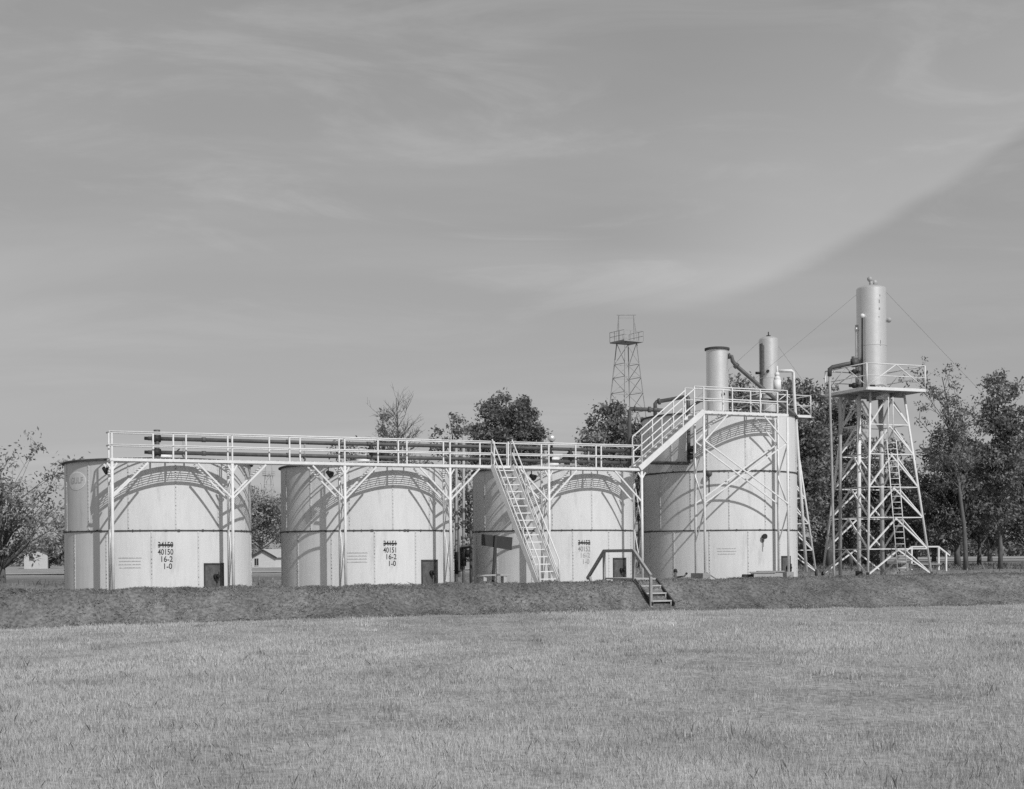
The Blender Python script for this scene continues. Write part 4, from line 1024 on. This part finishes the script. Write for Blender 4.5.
# thin cirrus: streaky noise over the direction of view
tc = N.new('ShaderNodeTexCoord'); sx = N.new('ShaderNodeSeparateXYZ'); L.new(tc.outputs['Generated'], sx.inputs[0])
zz = math_('ADD', math_('ABSOLUTE', sx.outputs['Z']), .12)
cx_, cy_ = math_('DIVIDE', sx.outputs['X'], zz), math_('DIVIDE', sx.outputs['Y'], zz)
cb_ = N.new('ShaderNodeCombineXYZ'); L.new(cx_, cb_.inputs[0]); L.new(cy_, cb_.inputs[1])
mp = N.new('ShaderNodeMapping'); mp.inputs['Rotation'].default_value = (0, 0, R(14)); mp.inputs['Scale'].default_value = (.55, 1.15, 1); L.new(cb_.outputs[0], mp.inputs['Vector'])
n1 = N.new('ShaderNodeTexNoise'); n1.inputs['Scale'].default_value = 1.1; n1.inputs['Detail'].default_value = 6; n1.inputs['Roughness'].default_value = .52; n1.inputs['Distortion'].default_value = .5; L.new(mp.outputs[0], n1.inputs['Vector'])
cl1 = N.new('ShaderNodeMapRange'); cl1.interpolation_type = 'SMOOTHSTEP'; cl1.inputs['From Min'].default_value = .42; cl1.inputs['From Max'].default_value = .72; L.new(n1.outputs['Fac'], cl1.inputs['Value'])
# edge of the cloud sheet, curving up to the right
dx = math_('SUBTRACT', sx.outputs['X'], .14)
z0 = math_('ADD', math_('ADD', .173, math_('MULTIPLY', dx, .25)), math_('MULTIPLY', math_('MULTIPLY', dx, dx), 1.3))
e_ = math_('SUBTRACT', sx.outputs['Z'], z0)
e_ = math_('ADD', e_, math_('MULTIPLY', math_('SUBTRACT', n1.outputs['Fac'], .5), .018))
def ramp(v, a, b):
    m = N.new('ShaderNodeMapRange'); m.interpolation_type = 'SMOOTHSTEP'
    m.inputs['From Min'].default_value = a; m.inputs['From Max'].default_value = b
    L.new(v, m.inputs['Value']); return m.outputs[0]
sh = math_('MULTIPLY', math_('MULTIPLY', ramp(e_, -.006, .009), ramp(e_, .22, .0)), math_('MULTIPLY', ramp(sx.outputs['X'], .05, .20), ramp(sx.outputs['Y'], .0, .4)))
# wisps: long, thin and slightly tilted
mp2 = N.new('ShaderNodeMapping'); mp2.inputs['Rotation'].default_value = (0, R(-5), 0); mp2.inputs['Scale'].default_value = (2.6, 2.6, 11); L.new(tc.outputs['Generated'], mp2.inputs['Vector'])
n2 = N.new('ShaderNodeTexNoise'); n2.inputs['Scale'].default_value = 1.5; n2.inputs['Detail'].default_value = 7; n2.inputs['Roughness'].default_value = .62; n2.inputs['Distortion'].default_value = 1.1; L.new(mp2.outputs[0], n2.inputs['Vector'])
ws = math_('MULTIPLY', ramp(n2.outputs['Fac'], .47, .70), ramp(sx.outputs['Z'], .10, .22))
fac = math_('ADD', math_('ADD', 1.0, math_('ADD', math_('MULTIPLY', cl1.outputs[0], .13), math_('MULTIPLY', ws, .18))), math_('MULTIPLY', sh, .27))
val = math_('MULTIPLY', val, fac)
# deep sky overhead, as an orange filter renders it
val = math_('MULTIPLY', val, math_('SUBTRACT', 1.0, math_('MULTIPLY', ramp(sx.outputs['Z'], .40, .85), .10)))
cc = N.new('ShaderNodeCombineColor')
for k in ('Red', 'Green', 'Blue'): L.new(val, cc.inputs[k])
L.new(cc.outputs[0], bg.inputs['Color']); bg.inputs['Strength'].default_value = 0.1
sc.view_settings.view_transform = 'Standard'; sc.view_settings.look = 'None'; sc.view_settings.exposure = 0.0; sc.view_settings.gamma = 1; sc.view_settings.use_curve_mapping = False
sc.render.engine = 'CYCLES'; sc.cycles.use_denoising = False
